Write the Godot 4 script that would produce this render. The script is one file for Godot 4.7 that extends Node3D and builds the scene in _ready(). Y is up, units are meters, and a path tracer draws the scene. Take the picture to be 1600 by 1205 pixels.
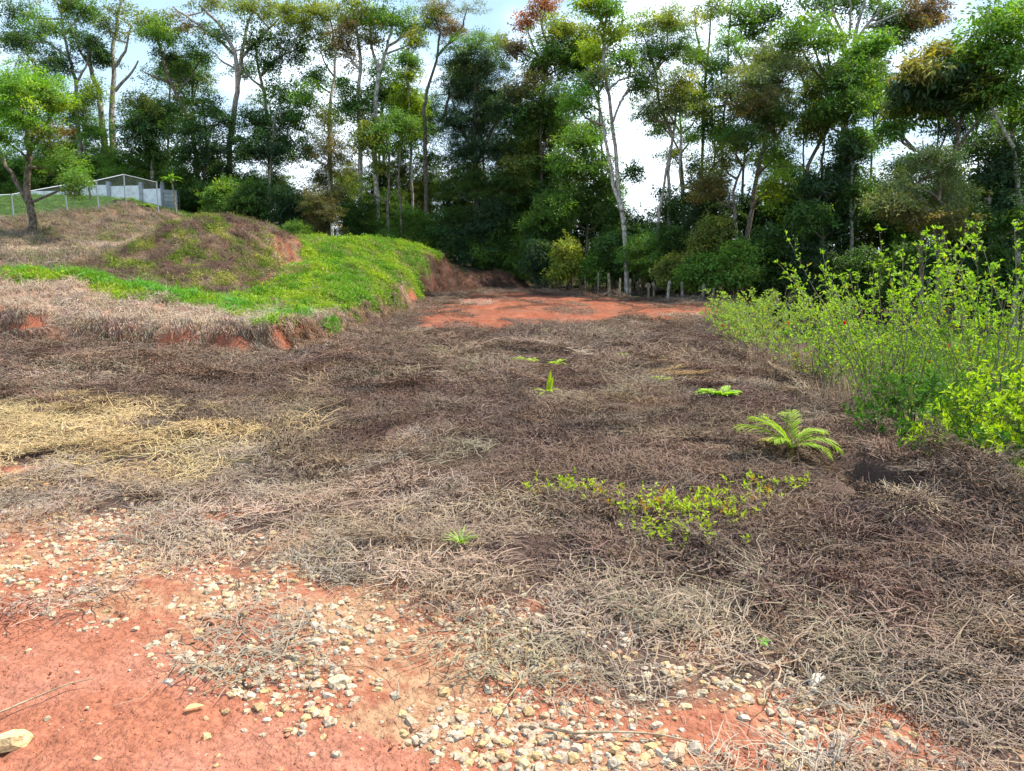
extends Node3D
# A cleared building plot of red earth under dead, cut weeds, with grassy mounds on the left,
# a flowering hedge on the right and a strip of tropical forest behind. x right, y up, -z ahead.

var rng := RandomNumberGenerator.new()
var n_big := FastNoiseLite.new()
var n_mid := FastNoiseLite.new()
var n_small := FastNoiseLite.new()
var taken := {}
var M := {}

const BANK := [[-40.0, 15.5], [-14.0, 14.3], [-10.45, 13.96], [-8.97, 13.6], [-7.5, 13.45], [-6.0, 13.05], [-4.6, 12.8], [-3.85, 13.0], [-3.55, 15.0], [-3.39, 17.06], [-3.05, 22.6], [-3.2, 25.0], [-3.3, 29.5], [-2.3, 33.5], [-0.9, 36.0], [0.6, 39.0], [1.6, 42.0], [3.0, 60.0]]
const EDGE := [[-10.0, 1.9], [2.0, 2.35], [3.7, 2.75], [5.1, 3.0], [6.15, 3.3], [7.4, 3.4], [9.7, 3.55], [14.0, 4.2], [19.7, 5.4], [26.0, 7.4], [40.0, 12.0]]
const ROAD := [[-12.0, 8.2], [-4.0, 4.5], [-2.55, 3.63], [-1.66, 3.13], [-1.07, 2.72], [-0.69, 2.53], [-0.32, 2.31], [-0.08, 2.2], [0.5, 1.75], [1.4, 1.2], [6.0, -2.0]]
const GRAVEL := [[-12.0, 9.6], [-4.0, 5.2], [-3.33, 4.83], [-1.8, 4.15], [-0.6, 3.45], [0.23, 2.8], [0.9, 2.45], [1.6, 1.9], [6.0, -1.0]]
const RED_PATCH := [[-2.9, 21.5], [-1.6, 15.8], [0.0, 17.6], [2.7, 19.6], [4.8, 19.2], [6.9, 23.4], [4.6, 28.0], [2.6, 31.5], [-1.2, 34.5], [-2.2, 30.0]]

const CTRL := [[-9.37, 14.2, 0.68], [-8.21, 14.2, 0.54], [-6.28, 13.8, 0.42], [-5, 13.4, 0.38], [-3.89, 13.4, 0.38], [-3.71, 16, 0.3], [-3.53, 17.8, 0.27], [-3.19, 21.5, 0.21], [-3.11, 26, 0.17], [-3.26, 30, 0.27], [-2.45, 35.5, 0.46], [-11.14, 17, 1.19], [-9.76, 17, 1.14], [-8.38, 17, 0.91], [-6.8, 16.5, 0.69], [-5.65, 16.3, 0.49], [-5.64, 18, 0.58], [-4.93, 20, 0.86], [-3.85, 19.5, 0.65], [-3.61, 22, 0.89], [-3.32, 27, 0.95], [-2.88, 32, 1.09], [-5, 23.5, 1.32], [-7.15, 25, 1.32], [-6.4, 28, 1.65], [-5.38, 30, 1.82], [-4.17, 32, 1.92], [-2.76, 33.8, 1.8], [-1.67, 35.3, 1.47], [-0.46, 37.5, 0.7], [-6.73, 18.6, 0.68], [-6.88, 21.5, 0.96], [-7.47, 26.5, 1.52], [-11.56, 24.5, 2.04], [-10.77, 25.5, 2.36], [-9.68, 26.5, 2.54], [-8.33, 27, 2.45], [-7.65, 28.5, 2.11], [-9.21, 22.5, 1.24], [-8.07, 23.5, 1.42], [-10.26, 22, 1.25], [-8.1, 21, 0.92], [-13.74, 21, 1.33], [-12.59, 22, 1.39], [-13.77, 26, 1.86], [-13.65, 30, 2.42], [-11.47, 23, 1.42], [-16.31, 25, 1.69], [-15.77, 28.5, 2.16], [-15.35, 31.5, 2.57], [-16.95, 35, 3.87], [-18.01, 32.5, 3.27], [-18.97, 30, 2.83], [-16.69, 37.5, 3.52], [-17.86, 34, 3.56], [-15.9, 37, 3.09], [-12, 19.2, 0.85], [-9.5, 19, 0.75], [-7.4, 18.8, 0.5], [-22, 14, 0.9], [-24, 20, 1.8], [-26, 30, 3], [-28, 42, 4.5], [-14.5, 41, 3.3], [-19, 41, 4.3], [-10, 42, 2], [-6, 42, 1.2], [-2, 42, 1], [-13, 52, 1.5], [-4, 52, 0.5], [2, 46, 0.2], [-24, 52, 4], [-5.5, 37, 1.5], [-9, 33, 1.9], [-12, 31, 2.2], [-8.5, 37, 1.7], [-3, 40, 1.2], [-20, 12, 0.7]]
func plant_trees() -> void:
	tree("acacia_tree", "bright green feathery tree inside the wire fence at the far left", "fine", false, [[0.13, 1, -17.63, 3.23, -29, -17.75, 4.1, -29.11, -17.66, 5.42, -29.33, -17.91, 6.36, -29.59, -18.26, 7.22, -29.99], [0.07, 0, -17.7, 3.5, -29, -18.26, 4.38, -29.22, -18.82, 5.11, -29.6, -18.86, 5.84, -29.17], [0.06, 0, -17.47, 5.26, -29, -16.81, 6.15, -28.97, -16.53, 7.1, -29.37], [0.05, 0, -17.57, 4.77, -29, -16.92, 4.78, -29.13, -16.4, 5.1, -29.49]], [[-17.35, 7.38, -28.05, 1.21, 0.79, "lb", 1.3], [-16.78, 7.44, -28.83, 0.95, 0.67, "lb", 1.3], [-17.34, 6.48, -28.34, 1.17, 0.8, "lb", 1.2], [-16.4, 6.92, -29, 0.58, 0.38, "yg", 1.1], [-16.34, 4.87, -29.06, 1.01, 0.63, "mg", 1.2], [-17.73, 5.65, -27.83, 0.92, 0.81, "lb", 1], [-15.5, 4.18, -28.28, 0.56, 0.42, "mg", 0.9], [-16.4, 5.73, -28.41, 0.61, 0.38, "ol", 0.7]])
	tree("forest_tree", "tall tree with thin pale trunk behind the feathery tree", "broad", true, [[0.13, 1, -24.77, 8.19, -46, -25, 9.94, -46.37, -25.02, 11.56, -46.61, -25.16, 12.87, -46.31, -25.49, 14.82, -46.57], [0.06, 0, -24.71, 11.26, -46, -23.88, 12.04, -45.67, -23.61, 13.25, -45.78], [0.06, 0, -24.94, 12.63, -46, -25.69, 13.22, -45.66, -26.27, 13.61, -45.22]], [[-28.08, 13.77, -46.72, 1.7, 1.01, "dg", 1], [-25.72, 14.12, -45.26, 1.27, 0.82, "mg", 0.8], [-25.28, 12.19, -45.27, 0.97, 0.75, "bg", 1.1], [-28.36, 15.34, -46.96, 1.32, 0.85, "dg", 0.7], [-25.35, 15.61, -46.72, 1.16, 0.7, "ol", 0.6]])
	tree("forest_tree", "tall tree with two thick whitish trunks left of the white wall end", "broad", true, [[0.19, 1, -23.88, 7.54, -47, -23.81, 9.84, -46.81, -24.06, 11.16, -47.23, -24.42, 12.3, -47.26, -24.54, 14.02, -47.42], [0.18, 1, -23.31, 7.51, -46.76, -23.4, 9.72, -47.16, -23.15, 11.89, -47.33, -23.28, 13.75, -47.75, -22.73, 16.31, -48.11], [0.08, 0, -22.98, 11.04, -47, -22.09, 11.78, -46.82, -21.38, 12.62, -46.69], [0.08, 0, -23.03, 12.24, -47, -22.07, 13.14, -46.7, -21.48, 14.43, -46.38], [0.08, 0, -24.19, 12.1, -47, -24.62, 13.12, -46.61, -24.86, 14.44, -46.43]], [[-24.58, 15.39, -47.13, 1.48, 1.01, "mg", 0.9], [-23.63, 13.19, -45.81, 0.83, 0.83, "bg", 1.2], [-23.72, 12.87, -47.29, 0.7, 0.7, "bg", 1.2], [-22.78, 14.2, -46.54, 0.85, 0.77, "ol", 0.6], [-21.8, 15.14, -46.48, 1, 0.69, "ol", 0.4], [-25.53, 14.35, -47.6, 0.79, 0.71, "mg", 0.6]])
	tree("forest_tree", "slanting tree with dome of olive foliage above the wall corner", "broad", false, [[0.13, 1, -17.76, 7.28, -45, -17.87, 8.66, -44.98, -18.35, 10, -44.82, -18.95, 11.41, -44.8, -19.35, 12.88, -44.98], [0.06, 0, -18.61, 10.44, -45, -17.54, 11.3, -44.6, -17.23, 12.23, -45.03], [0.06, 0, -18.85, 11.05, -45, -19.63, 11.29, -44.57, -20.27, 11.61, -44.8]], [[-19.9, 14.3, -45.66, 1.51, 0.68, "ol", 1.1], [-18.8, 13.24, -43.84, 1.38, 0.65, "mg", 1.1], [-18.98, 12.45, -45.53, 1.13, 0.9, "bg", 1], [-17.11, 12.46, -44.61, 0.89, 0.81, "dg", 0.7], [-18.27, 11.74, -45.07, 0.75, 0.6, "dg", 0.7]])
	tree("forest_tree", "high open tree whose dark double trunk spreads into a fan of bare limbs", "broad", true, [[0.15, 1, -15.51, 7.67, -44, -14.96, 9.43, -43.56, -14.58, 10.66, -43.15, -14.55, 12.19, -42.86, -15.33, 13.57, -43.27, -16.17, 14.43, -43], [0.11, 0, -14.87, 10.77, -44, -14.6, 12.53, -44.23, -14.38, 13.94, -44.62, -13.94, 15.53, -45.01], [0.07, 0, -14.95, 12.31, -44, -15.75, 13.09, -43.86, -17, 13.95, -43.73, -17.98, 14.66, -43.75], [0.07, 0, -14.55, 12.15, -44, -13.46, 13.35, -44.25, -12.28, 14.22, -43.9], [0.05, 0, -14.79, 11.49, -44, -15.61, 11.94, -44.22, -16.29, 12.6, -44.49]], [[-16.27, 15.13, -44.69, 1.92, 0.81, "ol", 0.45], [-13.47, 14.24, -42.88, 1.56, 0.85, "ol", 0.6], [-12.33, 14.73, -44.88, 1.49, 0.82, "yo", 0.8], [-15.25, 13.12, -43, 1.21, 0.64, "dg", 0.5], [-13.74, 12.81, -43.55, 1.15, 0.72, "dg", 0.6], [-17.18, 13.81, -44.14, 1.02, 0.58, "br", 0.4], [-12.87, 13.34, -44.82, 1.04, 0.82, "ol", 0.6]])
	tree("forest_tree", "thin crooked tree with pale trunk and ragged crown left of centre", "broad", true, [[0.11, 1, -13.64, 9.01, -45, -13.67, 10.34, -44.86, -14.07, 11.77, -45.24, -14.2, 13.46, -45.28], [0.06, 0, -13.77, 10.71, -45, -14.52, 11.41, -44.83, -14.86, 11.98, -44.67], [0.06, 0, -13.94, 11.38, -45, -12.97, 12.15, -44.71, -12.07, 12.56, -44.33]], [[-13.15, 11.85, -44.13, 1.1, 0.8, "dg", 0.8], [-11.7, 12.87, -45.32, 1.28, 0.98, "dg", 0.8], [-15.18, 11.87, -45.99, 0.84, 0.61, "dg", 0.7], [-11.07, 13.81, -44.16, 1.24, 0.95, "ol", 0.7]])
	tree("forest_tree", "slim white-stemmed tree rising out of dark thicket near brown hump", "broad", true, [[0.09, 1, -10, 8.51, -44, -9.79, 9.77, -43.59, -9.59, 11.17, -44.03, -9.48, 12.49, -44.06, -9.71, 14.09, -43.98], [0.04, 0, -9.62, 11.17, -44, -10.09, 11.93, -43.76, -10.28, 12.76, -43.85]], [[-10.04, 12.96, -44.62, 0.96, 0.96, "ol", 0.7], [-10.2, 14.36, -43.8, 1.3, 0.8, "yo", 0.8], [-8.98, 13.85, -43.73, 0.8, 0.94, "ol", 0.6], [-10.46, 10.93, -42.92, 0.85, 0.71, "dg", 0.8]])
	tree("forest_tree", "broad-leaved dark tree above the white wall end", "broad", true, [[0.11, 1, -19.85, 5.96, -44, -19.8, 7.89, -44.37, -19.62, 9.5, -43.95]], [[-20.07, 9.56, -43.89, 1.23, 0.94, "ol", 1.1], [-19.65, 8.74, -44.64, 1.48, 1.11, "dg", 1.2], [-20.22, 8.2, -43.09, 1.07, 1.07, "dg", 1.1], [-20.01, 7.28, -44.41, 1.62, 1.1, "dg", 1.2], [-18.83, 9.67, -44.89, 0.82, 0.67, "dg", 0.8]])
	tree("forest_tree", "yellowish green tree behind the feathery tree and thin pale trunk", "broad", true, [[0.1, 1, -24.61, 6.7, -46, -24.44, 8.49, -46.12, -24.35, 10.29, -46.38], [0.08, 0, -24.69, 8.29, -46, -25.09, 8.94, -45.65, -25.74, 9.31, -45.59]], [[-23.52, 10.4, -45.13, 0.97, 0.97, "yg", 0.9], [-25.15, 9.64, -46.66, 1.16, 1.08, "mg", 1.1], [-23.67, 8.56, -45.45, 0.98, 1.05, "mg", 1.1], [-25.79, 8.61, -45.8, 0.91, 0.45, "or", 0.7], [-25.87, 7.9, -47, 1.32, 0.93, "dg", 1.1], [-23.75, 6.7, -46.67, 1.08, 1, "mg", 1.1]])
	tree("forest_tree", "dark spreading tree between the slanting tree and the double trunk", "broad", false, [[0.09, 1, -16.67, 5.36, -43, -16.56, 7.42, -43.43, -16.58, 9.07, -43.39]], [[-16.34, 9.63, -42.87, 1.06, 0.85, "dg", 0.9], [-17.26, 8.25, -43.4, 1.22, 1.01, "dg", 1.1], [-15.44, 8.65, -42.85, 0.99, 0.92, "dg", 1], [-15.93, 7.12, -42.44, 1.48, 0.98, "bg", 1.2], [-17.35, 6.66, -42.69, 1.06, 0.92, "dg", 1.1]])
	tree("forest_tree", "leafy dark tree in the thicket below the fan of bare limbs", "broad", true, [[0.09, 1, -13.16, 5.02, -43, -12.82, 6.99, -42.68, -12.49, 8.93, -42.57]], [[-12.5, 10.17, -43.97, 1.24, 0.95, "mg", 1], [-13.6, 8.66, -43.91, 1.24, 1.02, "dg", 1.1], [-11.72, 8.71, -43.18, 1.14, 1, "dg", 1.1], [-12.67, 7.18, -42.9, 1.56, 1.06, "bg", 1.2], [-14.09, 7.3, -42.54, 1.06, 0.99, "dg", 1.1], [-10.68, 9.78, -42, 0.9, 1.04, "mg", 0.9]])
	tree("forest_tree", "olive brown thicket tree hung with creepers left of the paired pale trunks", "fine", true, [[0.09, 1, -9.64, 3.95, -42, -9.64, 6.23, -41.8, -9.41, 8.52, -42.05]], [[-9.9, 8.63, -42.71, 1.06, 1.2, "ol", 1], [-9.3, 7.01, -41.59, 1.17, 1.24, "ob", 1.1], [-10.32, 5.65, -42.53, 1.2, 1.2, "ob", 1.1], [-9.16, 5.32, -42.5, 0.91, 1.27, "ol", 1], [-10.81, 7.11, -42.33, 0.91, 0.98, "dg", 1.1]])
	tree("forest_tree", "tall tree with paired straight pale trunks left of the dark centre", "broad", true, [[0.14, 1, -7.91, 3.41, -41, -7.79, 6.8, -41.15, -7.81, 9.67, -41.38, -7.66, 11.49, -41.26, -7.86, 13.52, -41.44], [0.12, 1, -7.03, 7.38, -40.82, -6.9, 9.25, -40.81, -6.71, 10.77, -41.05, -6.25, 12.03, -41.23, -5.12, 12.59, -41.04], [0.07, 0, -6.7, 10.76, -41, -7.12, 12.14, -41.4, -7.22, 13.7, -41.54], [0.05, 0, -7.66, 10.82, -41, -8.2, 11.6, -41.07, -8.37, 12.24, -40.63], [0.05, 0, -6.28, 11.85, -41, -6.01, 12.95, -41.04, -5.82, 13.78, -40.82]], [[-7.69, 13.68, -41.28, 1.3, 0.89, "ol", 0.9], [-6.28, 13.25, -40.82, 1.15, 0.88, "mg", 1], [-5.12, 13.11, -41.6, 0.89, 0.76, "yg", 0.8], [-4.89, 12.28, -41.22, 0.61, 0.55, "yo", 0.7], [-8.29, 11.81, -41.55, 0.69, 0.83, "br", 0.7], [-6.97, 12.16, -40.57, 0.87, 0.6, "ob", 0.6], [-8.35, 12.85, -41.22, 0.82, 0.68, "br", 0.5]])
	tree("forest_tree", "slender tree with narrow tufted crown of yellow green tiers", "broad", true, [[0.07, 1, -5.61, 4.09, -44.5, -5.65, 6.9, -44.71, -5.72, 8.67, -45.01, -5.73, 10.68, -44.87, -5.67, 12.26, -45.18]], [[-5.67, 12.24, -45.21, 0.75, 0.82, "mg", 1.1], [-5.85, 11.41, -44.81, 0.59, 0.37, "yg", 1], [-5.96, 10.39, -45.45, 0.98, 0.83, "yg", 1.2], [-5.46, 9.69, -45.4, 0.9, 0.83, "yg", 1.2], [-5.65, 8.58, -44.44, 1.1, 0.74, "mg", 1.1], [-6.25, 7.49, -44.46, 1.03, 0.81, "mg", 1]])
	tree("forest_tree", "curving grey trunk under a brownish crown beside the blue sky gap", "fine", false, [[0.1, 1, -4.56, 7.23, -42, -4.56, 9.1, -41.7, -4.37, 10.17, -42, -3.92, 11.61, -42.4, -3.7, 13.01, -42.38], [0.07, 0, -3.67, 8.51, -42, -3.26, 9.82, -42.17, -3.13, 10.81, -42.37], [0.05, 0, -3.88, 11.67, -42, -3.1, 12.65, -42.21, -2.48, 13.19, -41.91]], [[-3.76, 13.92, -42.52, 1.13, 0.91, "ob", 0.9], [-3.28, 13.08, -42.08, 0.7, 0.77, "br", 0.7], [-4.21, 13.6, -42.26, 0.7, 0.91, "ol", 0.7], [-2.27, 13.93, -41.73, 0.83, 0.48, "gg", 0.4], [-2.76, 12.89, -42.17, 0.56, 0.49, "br", 0.5]])
	tree("forest_tree", "bushy mid green tree among thin trunks left of centre", "broad", false, [[0.08, 1, -6.29, 3.37, -40, -6.19, 6.06, -40.25, -6.29, 7.94, -40.37], [0.07, 1, -5.65, 3.85, -40.18, -5.68, 5.39, -39.75, -5.54, 6.89, -39.45]], [[-6.65, 7.39, -39.77, 0.92, 0.92, "mg", 0.8], [-6, 8.22, -40.23, 0.8, 0.8, "mg", 0.8], [-7.19, 7.32, -39.28, 0.78, 0.98, "ol", 0.9], [-8.04, 9, -40.31, 0.87, 1.2, "dg", 1], [-6.57, 5.99, -40.19, 0.8, 0.67, "ol", 0.5], [-7.51, 5, -38.89, 0.64, 0.77, "yg", 0.5]])
	tree("dark_forest_tree", "huge dark evergreen tree at the centre of the forest edge", "fine", false, [[0.21, 1, -1.97, 0.6, -41.5, -1.81, 3.92, -41.47, -1.97, 7.44, -41.23, -1.8, 10.48, -40.83], [0.09, 0, -1.93, 6.2, -41.5, -0.98, 8.06, -41.17, -0.26, 9.28, -41.01], [0.09, 0, -1.92, 6.84, -41.5, -2.75, 8.38, -41.21, -3.04, 9.58, -40.94]], [[-1.74, 11.82, -40.38, 1.2, 0.67, "mg", 1.1], [-2.53, 11.35, -41.32, 1.16, 0.82, "bg", 1.3], [-1.23, 11, -41.14, 1.36, 0.95, "bg", 1.4], [-2.79, 10.03, -41.65, 1.24, 1.03, "bg", 1.4], [-1.45, 9.71, -41.6, 1.51, 1.17, "bg", 1.5], [-3.05, 8.32, -40.82, 1.22, 0.95, "bg", 1.3], [-1.81, 8.24, -42.29, 1.68, 1.19, "bg", 1.5], [-0.45, 8.85, -40.3, 1.13, 1.07, "bg", 1.4], [-2.57, 6.8, -41.19, 1.57, 1.09, "bg", 1.4], [-0.91, 6.92, -40.91, 1.49, 1.15, "bg", 1.5], [-2.05, 5.2, -41.2, 1.84, 1.16, "dg", 1.5], [-0.46, 5.15, -40.55, 1.28, 1.14, "dg", 1.4]])
	tree("dark_forest_tree", "dark tree tangled with creepers right of the huge evergreen", "broad", false, [[0.13, 1, 1.33, 0.63, -40.5, 1.39, 3.89, -40.8, 1.5, 6.74, -40.68, 1.34, 8.53, -40.27], [0.05, 0, 1.49, 6.71, -40.5, 2.19, 8.28, -40.6, 2.42, 8.99, -40.24]], [[0.7, 9.8, -40.5, 1.14, 0.94, "ob", 1.2], [1.84, 9.1, -40.05, 1.13, 0.99, "dg", 1.3], [0.84, 8.28, -40.58, 1.28, 1.01, "dg", 1.4], [2.24, 7.94, -41.41, 1.17, 1.1, "dg", 1.3], [0.72, 6.63, -41.1, 1.36, 1.16, "ol", 1.3], [0, 5.75, -40.22, 1, 1, "ol", 1.2], [2.04, 6.09, -41.09, 1.22, 1.16, "dg", 1.4], [0.98, 4.68, -40.71, 1.48, 1.15, "dg", 1.4]])
	tree("forest_tree", "tall tree with rusty red crown tip against the sky", "broad", false, [[0.11, 1, 1.35, 7.62, -42.5, 1.67, 10.18, -42.38, 1.91, 12, -42.06, 1.51, 13.26, -42.15], [0.05, 0, 1.74, 11.16, -42.5, 1.06, 12.43, -42.56, 0.8, 13.42, -42.97]], [[0.81, 13.74, -43.43, 0.72, 0.47, "ru", 1], [1.72, 14.33, -42.64, 0.92, 0.56, "ru", 0.9], [0.2, 12.06, -42.07, 0.7, 0.56, "br", 1], [-0.61, 12.68, -43.27, 0.64, 0.57, "gg", 0.8], [2.45, 12.78, -41.3, 1.3, 0.82, "yo", 1.1], [2.02, 11.8, -41.54, 1.37, 0.89, "mg", 1.2], [3, 11.48, -42.54, 1.2, 0.92, "dg", 1.2], [1.54, 11.19, -42.65, 1.06, 0.85, "ob", 1], [3.51, 12.31, -41.61, 1.03, 0.83, "yo", 1.1]])
	tree("forest_tree", "tall slender light green tree on a bending bare trunk", "broad", true, [[0.1, 1, 4.88, 0.14, -33, 4.77, 2.14, -33.12, 4.47, 4.27, -33.47, 4.31, 6.07, -33.36, 4, 8.09, -33.3, 3.7, 9.4, -33.05, 3.73, 10.69, -32.86], [0.07, 0, 4.59, 3.45, -33, 4.25, 4.52, -33.43, 3.88, 6.32, -33.32, 3.52, 8.17, -33.73, 3.28, 8.76, -34.1], [0.04, 0, 4.14, 7.03, -33, 4.57, 8.05, -33.09, 4.92, 8.5, -32.87], [0.04, 0, 3.9, 8.28, -33, 4.37, 8.72, -33.43, 5.05, 8.92, -33.43], [0.03, 0, 3.74, 9.76, -33, 4.24, 10.34, -32.92, 4.46, 10.9, -32.76]], [[3.45, 9.99, -33.97, 0.84, 0.45, "yg", 1.1], [3.9, 10.45, -32.88, 0.71, 0.44, "yg", 1], [3.77, 11.14, -32.43, 0.81, 0.43, "lg", 1], [2.9, 8.2, -32.85, 0.82, 0.43, "lg", 1.1], [2.54, 7.49, -32.07, 0.69, 0.37, "lg", 1], [4.63, 9.4, -33.17, 0.71, 0.44, "lg", 0.9], [3.48, 8.77, -32.78, 0.81, 0.38, "gg", 0.8], [3.02, 11.33, -32.44, 0.75, 0.38, "yg", 0.8], [5.18, 8.49, -33.52, 0.5, 0.44, "mg", 0.7]])
	tree("forest_tree", "olive green crowned tree right of the bending bare trunk", "fine", true, [[0.08, 1, 6.76, 3.51, -34, 6.71, 5.13, -34.29, 6.79, 6.66, -33.86, 6.91, 7.95, -33.89], [0.07, 1, 6.29, 3.5, -33.82, 6.59, 5.13, -34.21, 6.92, 6.62, -34.46], [0.06, 1, 7.33, 3.23, -33.8, 7.06, 5.06, -33.59, 7.03, 6.82, -33.28], [0.06, 0, 6.82, 6.55, -34, 6.26, 8.05, -34.44, 6.03, 9.3, -34.25]], [[5.32, 10.92, -34.14, 0.96, 0.56, "yg", 1], [6.42, 11.06, -33.84, 1.23, 0.73, "yo", 1.2], [5.73, 10.01, -34.22, 1.13, 0.68, "mg", 1.1], [6.99, 10.14, -34.13, 1.19, 0.79, "mg", 1.2], [5.74, 9.09, -34.44, 0.8, 0.63, "gg", 0.9], [6.72, 8.49, -33.06, 1.2, 0.6, "yo", 1.2], [7.58, 7.93, -34.47, 1.14, 0.63, "yo", 1.2], [6.36, 7.57, -33.46, 1, 0.55, "gg", 1.1], [5.66, 7.45, -33.97, 0.62, 0.51, "mg", 0.7]])
	tree("forest_tree", "dark leafy tree filling below the bending trunk", "broad", false, [[0.08, 1, 3.59, 0.38, -38, 3.63, 2.82, -37.85, 3.39, 5.19, -37.67]], [[3.18, 6.83, -37.97, 1.07, 0.82, "mg", 1.3], [3.94, 5.94, -37.82, 0.94, 0.75, "mg", 1.2], [2.71, 5.62, -37.59, 1.18, 0.81, "mg", 1.3], [4.48, 5.11, -38.44, 0.89, 0.76, "dg", 1.2], [3.23, 4.34, -38.1, 1.39, 0.95, "dg", 1.4], [2.09, 3.67, -36.88, 1.04, 0.85, "mg", 1.3], [4.53, 3.55, -37.36, 0.93, 0.8, "dg", 1.2], [5.76, 5.5, -37.8, 0.5, 0.56, "dg", 0.8]])
	tree("forest_tree", "dusty grey green tree with trailing creepers right of centre", "fine", false, [[0.11, 1, 9.08, 0.15, -30, 9.05, 2.09, -30.37, 9.35, 4.05, -30.72, 9.71, 5.96, -30.77, 9.69, 7.28, -30.33], [0.07, 1, 8.7, 0.14, -30.22, 8.64, 2.09, -30.16, 8.42, 4.01, -30.23, 8.99, 5.44, -30.41], [0.05, 0, 9.35, 5.39, -30, 10.15, 6.33, -30.12, 10.39, 7.01, -30.1]], [[9.56, 8.94, -30.81, 1.12, 0.61, "gg", 1.2], [10.14, 8.49, -29.65, 0.83, 0.59, "gg", 1.2], [8.64, 7.87, -29.66, 0.98, 0.64, "gg", 1.2], [9.87, 7.81, -30.67, 1.07, 0.66, "gg", 1.3], [8.79, 6.86, -29.23, 1.02, 0.58, "ob", 1.2], [9.67, 6.56, -29.45, 0.83, 0.54, "dg", 1.2], [8.28, 9.4, -30.63, 0.76, 0.51, "mg", 0.9], [8.3, 5.81, -28.95, 0.72, 0.53, "dg", 1], [8.09, 5.23, -30.64, 0.81, 0.66, "ol", 1], [7.41, 4.25, -30.33, 0.85, 0.9, "ob", 1.1], [9.89, 5.36, -29.75, 0.59, 0.64, "mg", 1], [9.71, 4.13, -29.43, 0.58, 0.83, "yg", 0.8]])
	tree("forest_tree", "open tree with many upright bare limbs and dark sparse crown at top right", "broad", true, [[0.1, 1, 14.09, 7.2, -34, 14.19, 8.79, -34.25, 14, 10.67, -34.62, 13.3, 11.84, -34.3], [0.08, 0, 14.17, 8.23, -34, 14.2, 10, -33.98, 14.42, 11.51, -34.02, 14.53, 12.25, -34.02], [0.06, 0, 13.9, 9.75, -34, 13.17, 10.96, -33.85, 12.37, 11.66, -33.54], [0.06, 0, 14.19, 10.25, -34, 14.89, 11.27, -34.08, 15.55, 11.98, -34.36], [0.04, 0, 14.06, 10.5, -34, 13.78, 11.39, -33.61, 13.58, 12.04, -33.37]], [[13.08, 12.08, -34.6, 1.15, 0.52, "dg", 0.8], [15.55, 11.66, -34.54, 1.14, 0.69, "dg", 0.9], [16.53, 11.08, -34.26, 0.85, 0.62, "ob", 1], [16.47, 11.31, -32.86, 0.82, 0.54, "pu", 1.1], [15.83, 10.71, -34.39, 0.74, 0.51, "mg", 0.9], [14.61, 12.39, -34.95, 1.27, 0.52, "dg", 0.7], [17.96, 11.48, -35, 0.52, 0.41, "pu", 0.9]])
	tree("forest_tree", "mid green tree with layered crown below the open limbs", "broad", false, [[0.09, 1, 11.16, 0.88, -30, 11.1, 3.29, -30.18, 11.02, 4.9, -29.78, 11.73, 6.09, -30.08, 12.26, 7.19, -29.83], [0.05, 0, 11.48, 5.74, -30, 11.85, 6.79, -30.13, 12.04, 7.78, -30.54], [0.06, 1, 11.9, 4, -30.17, 11.55, 5.14, -29.84, 11.6, 6.26, -29.65]], [[11.09, 9.94, -30.82, 0.92, 0.56, "mg", 1], [11.15, 9.1, -29.13, 0.96, 0.53, "mg", 1.1], [12.98, 8.96, -30.14, 0.85, 0.65, "lg", 1.1], [13.37, 9.16, -29.71, 0.59, 0.49, "lg", 0.9], [11.97, 7.94, -29.15, 0.97, 0.53, "dg", 1.1], [13.27, 7.71, -30.17, 0.9, 0.65, "mg", 1.1], [12.02, 6.97, -28.9, 1.05, 0.62, "mg", 1.2], [11.27, 6.69, -29.04, 0.72, 0.58, "dg", 0.9], [10.88, 6.25, -29.63, 0.69, 0.59, "ol", 0.9], [9.99, 9.18, -28.96, 0.48, 0.48, "dg", 0.8]])
	tree("forest_tree", "dark drooping tree between pale trunks on the right", "broad", true, [[0.07, 1, 12.66, 0.67, -29, 12.27, 2.98, -28.6, 12.22, 4.78, -28.67], [0.05, 1, 11.74, 0.66, -29.19, 11.62, 3.02, -29.53, 11.43, 4.61, -29.21]], [[12.22, 5.81, -28.75, 0.62, 0.24, "mg", 1.2], [12.06, 5.29, -28.49, 0.8, 0.47, "bg", 1.3], [12.19, 4.65, -29.12, 0.72, 0.63, "bg", 1.3], [11.3, 3.9, -28.88, 0.81, 0.57, "bg", 1], [11.29, 4.21, -29.86, 0.64, 0.49, "bg", 0.9], [12.33, 3.66, -28.62, 0.62, 0.71, "dg", 1.1], [10.45, 2.83, -27.92, 0.74, 0.65, "dg", 1.2], [12.13, 2.78, -29.33, 0.87, 0.68, "bg", 1.2]])
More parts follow.
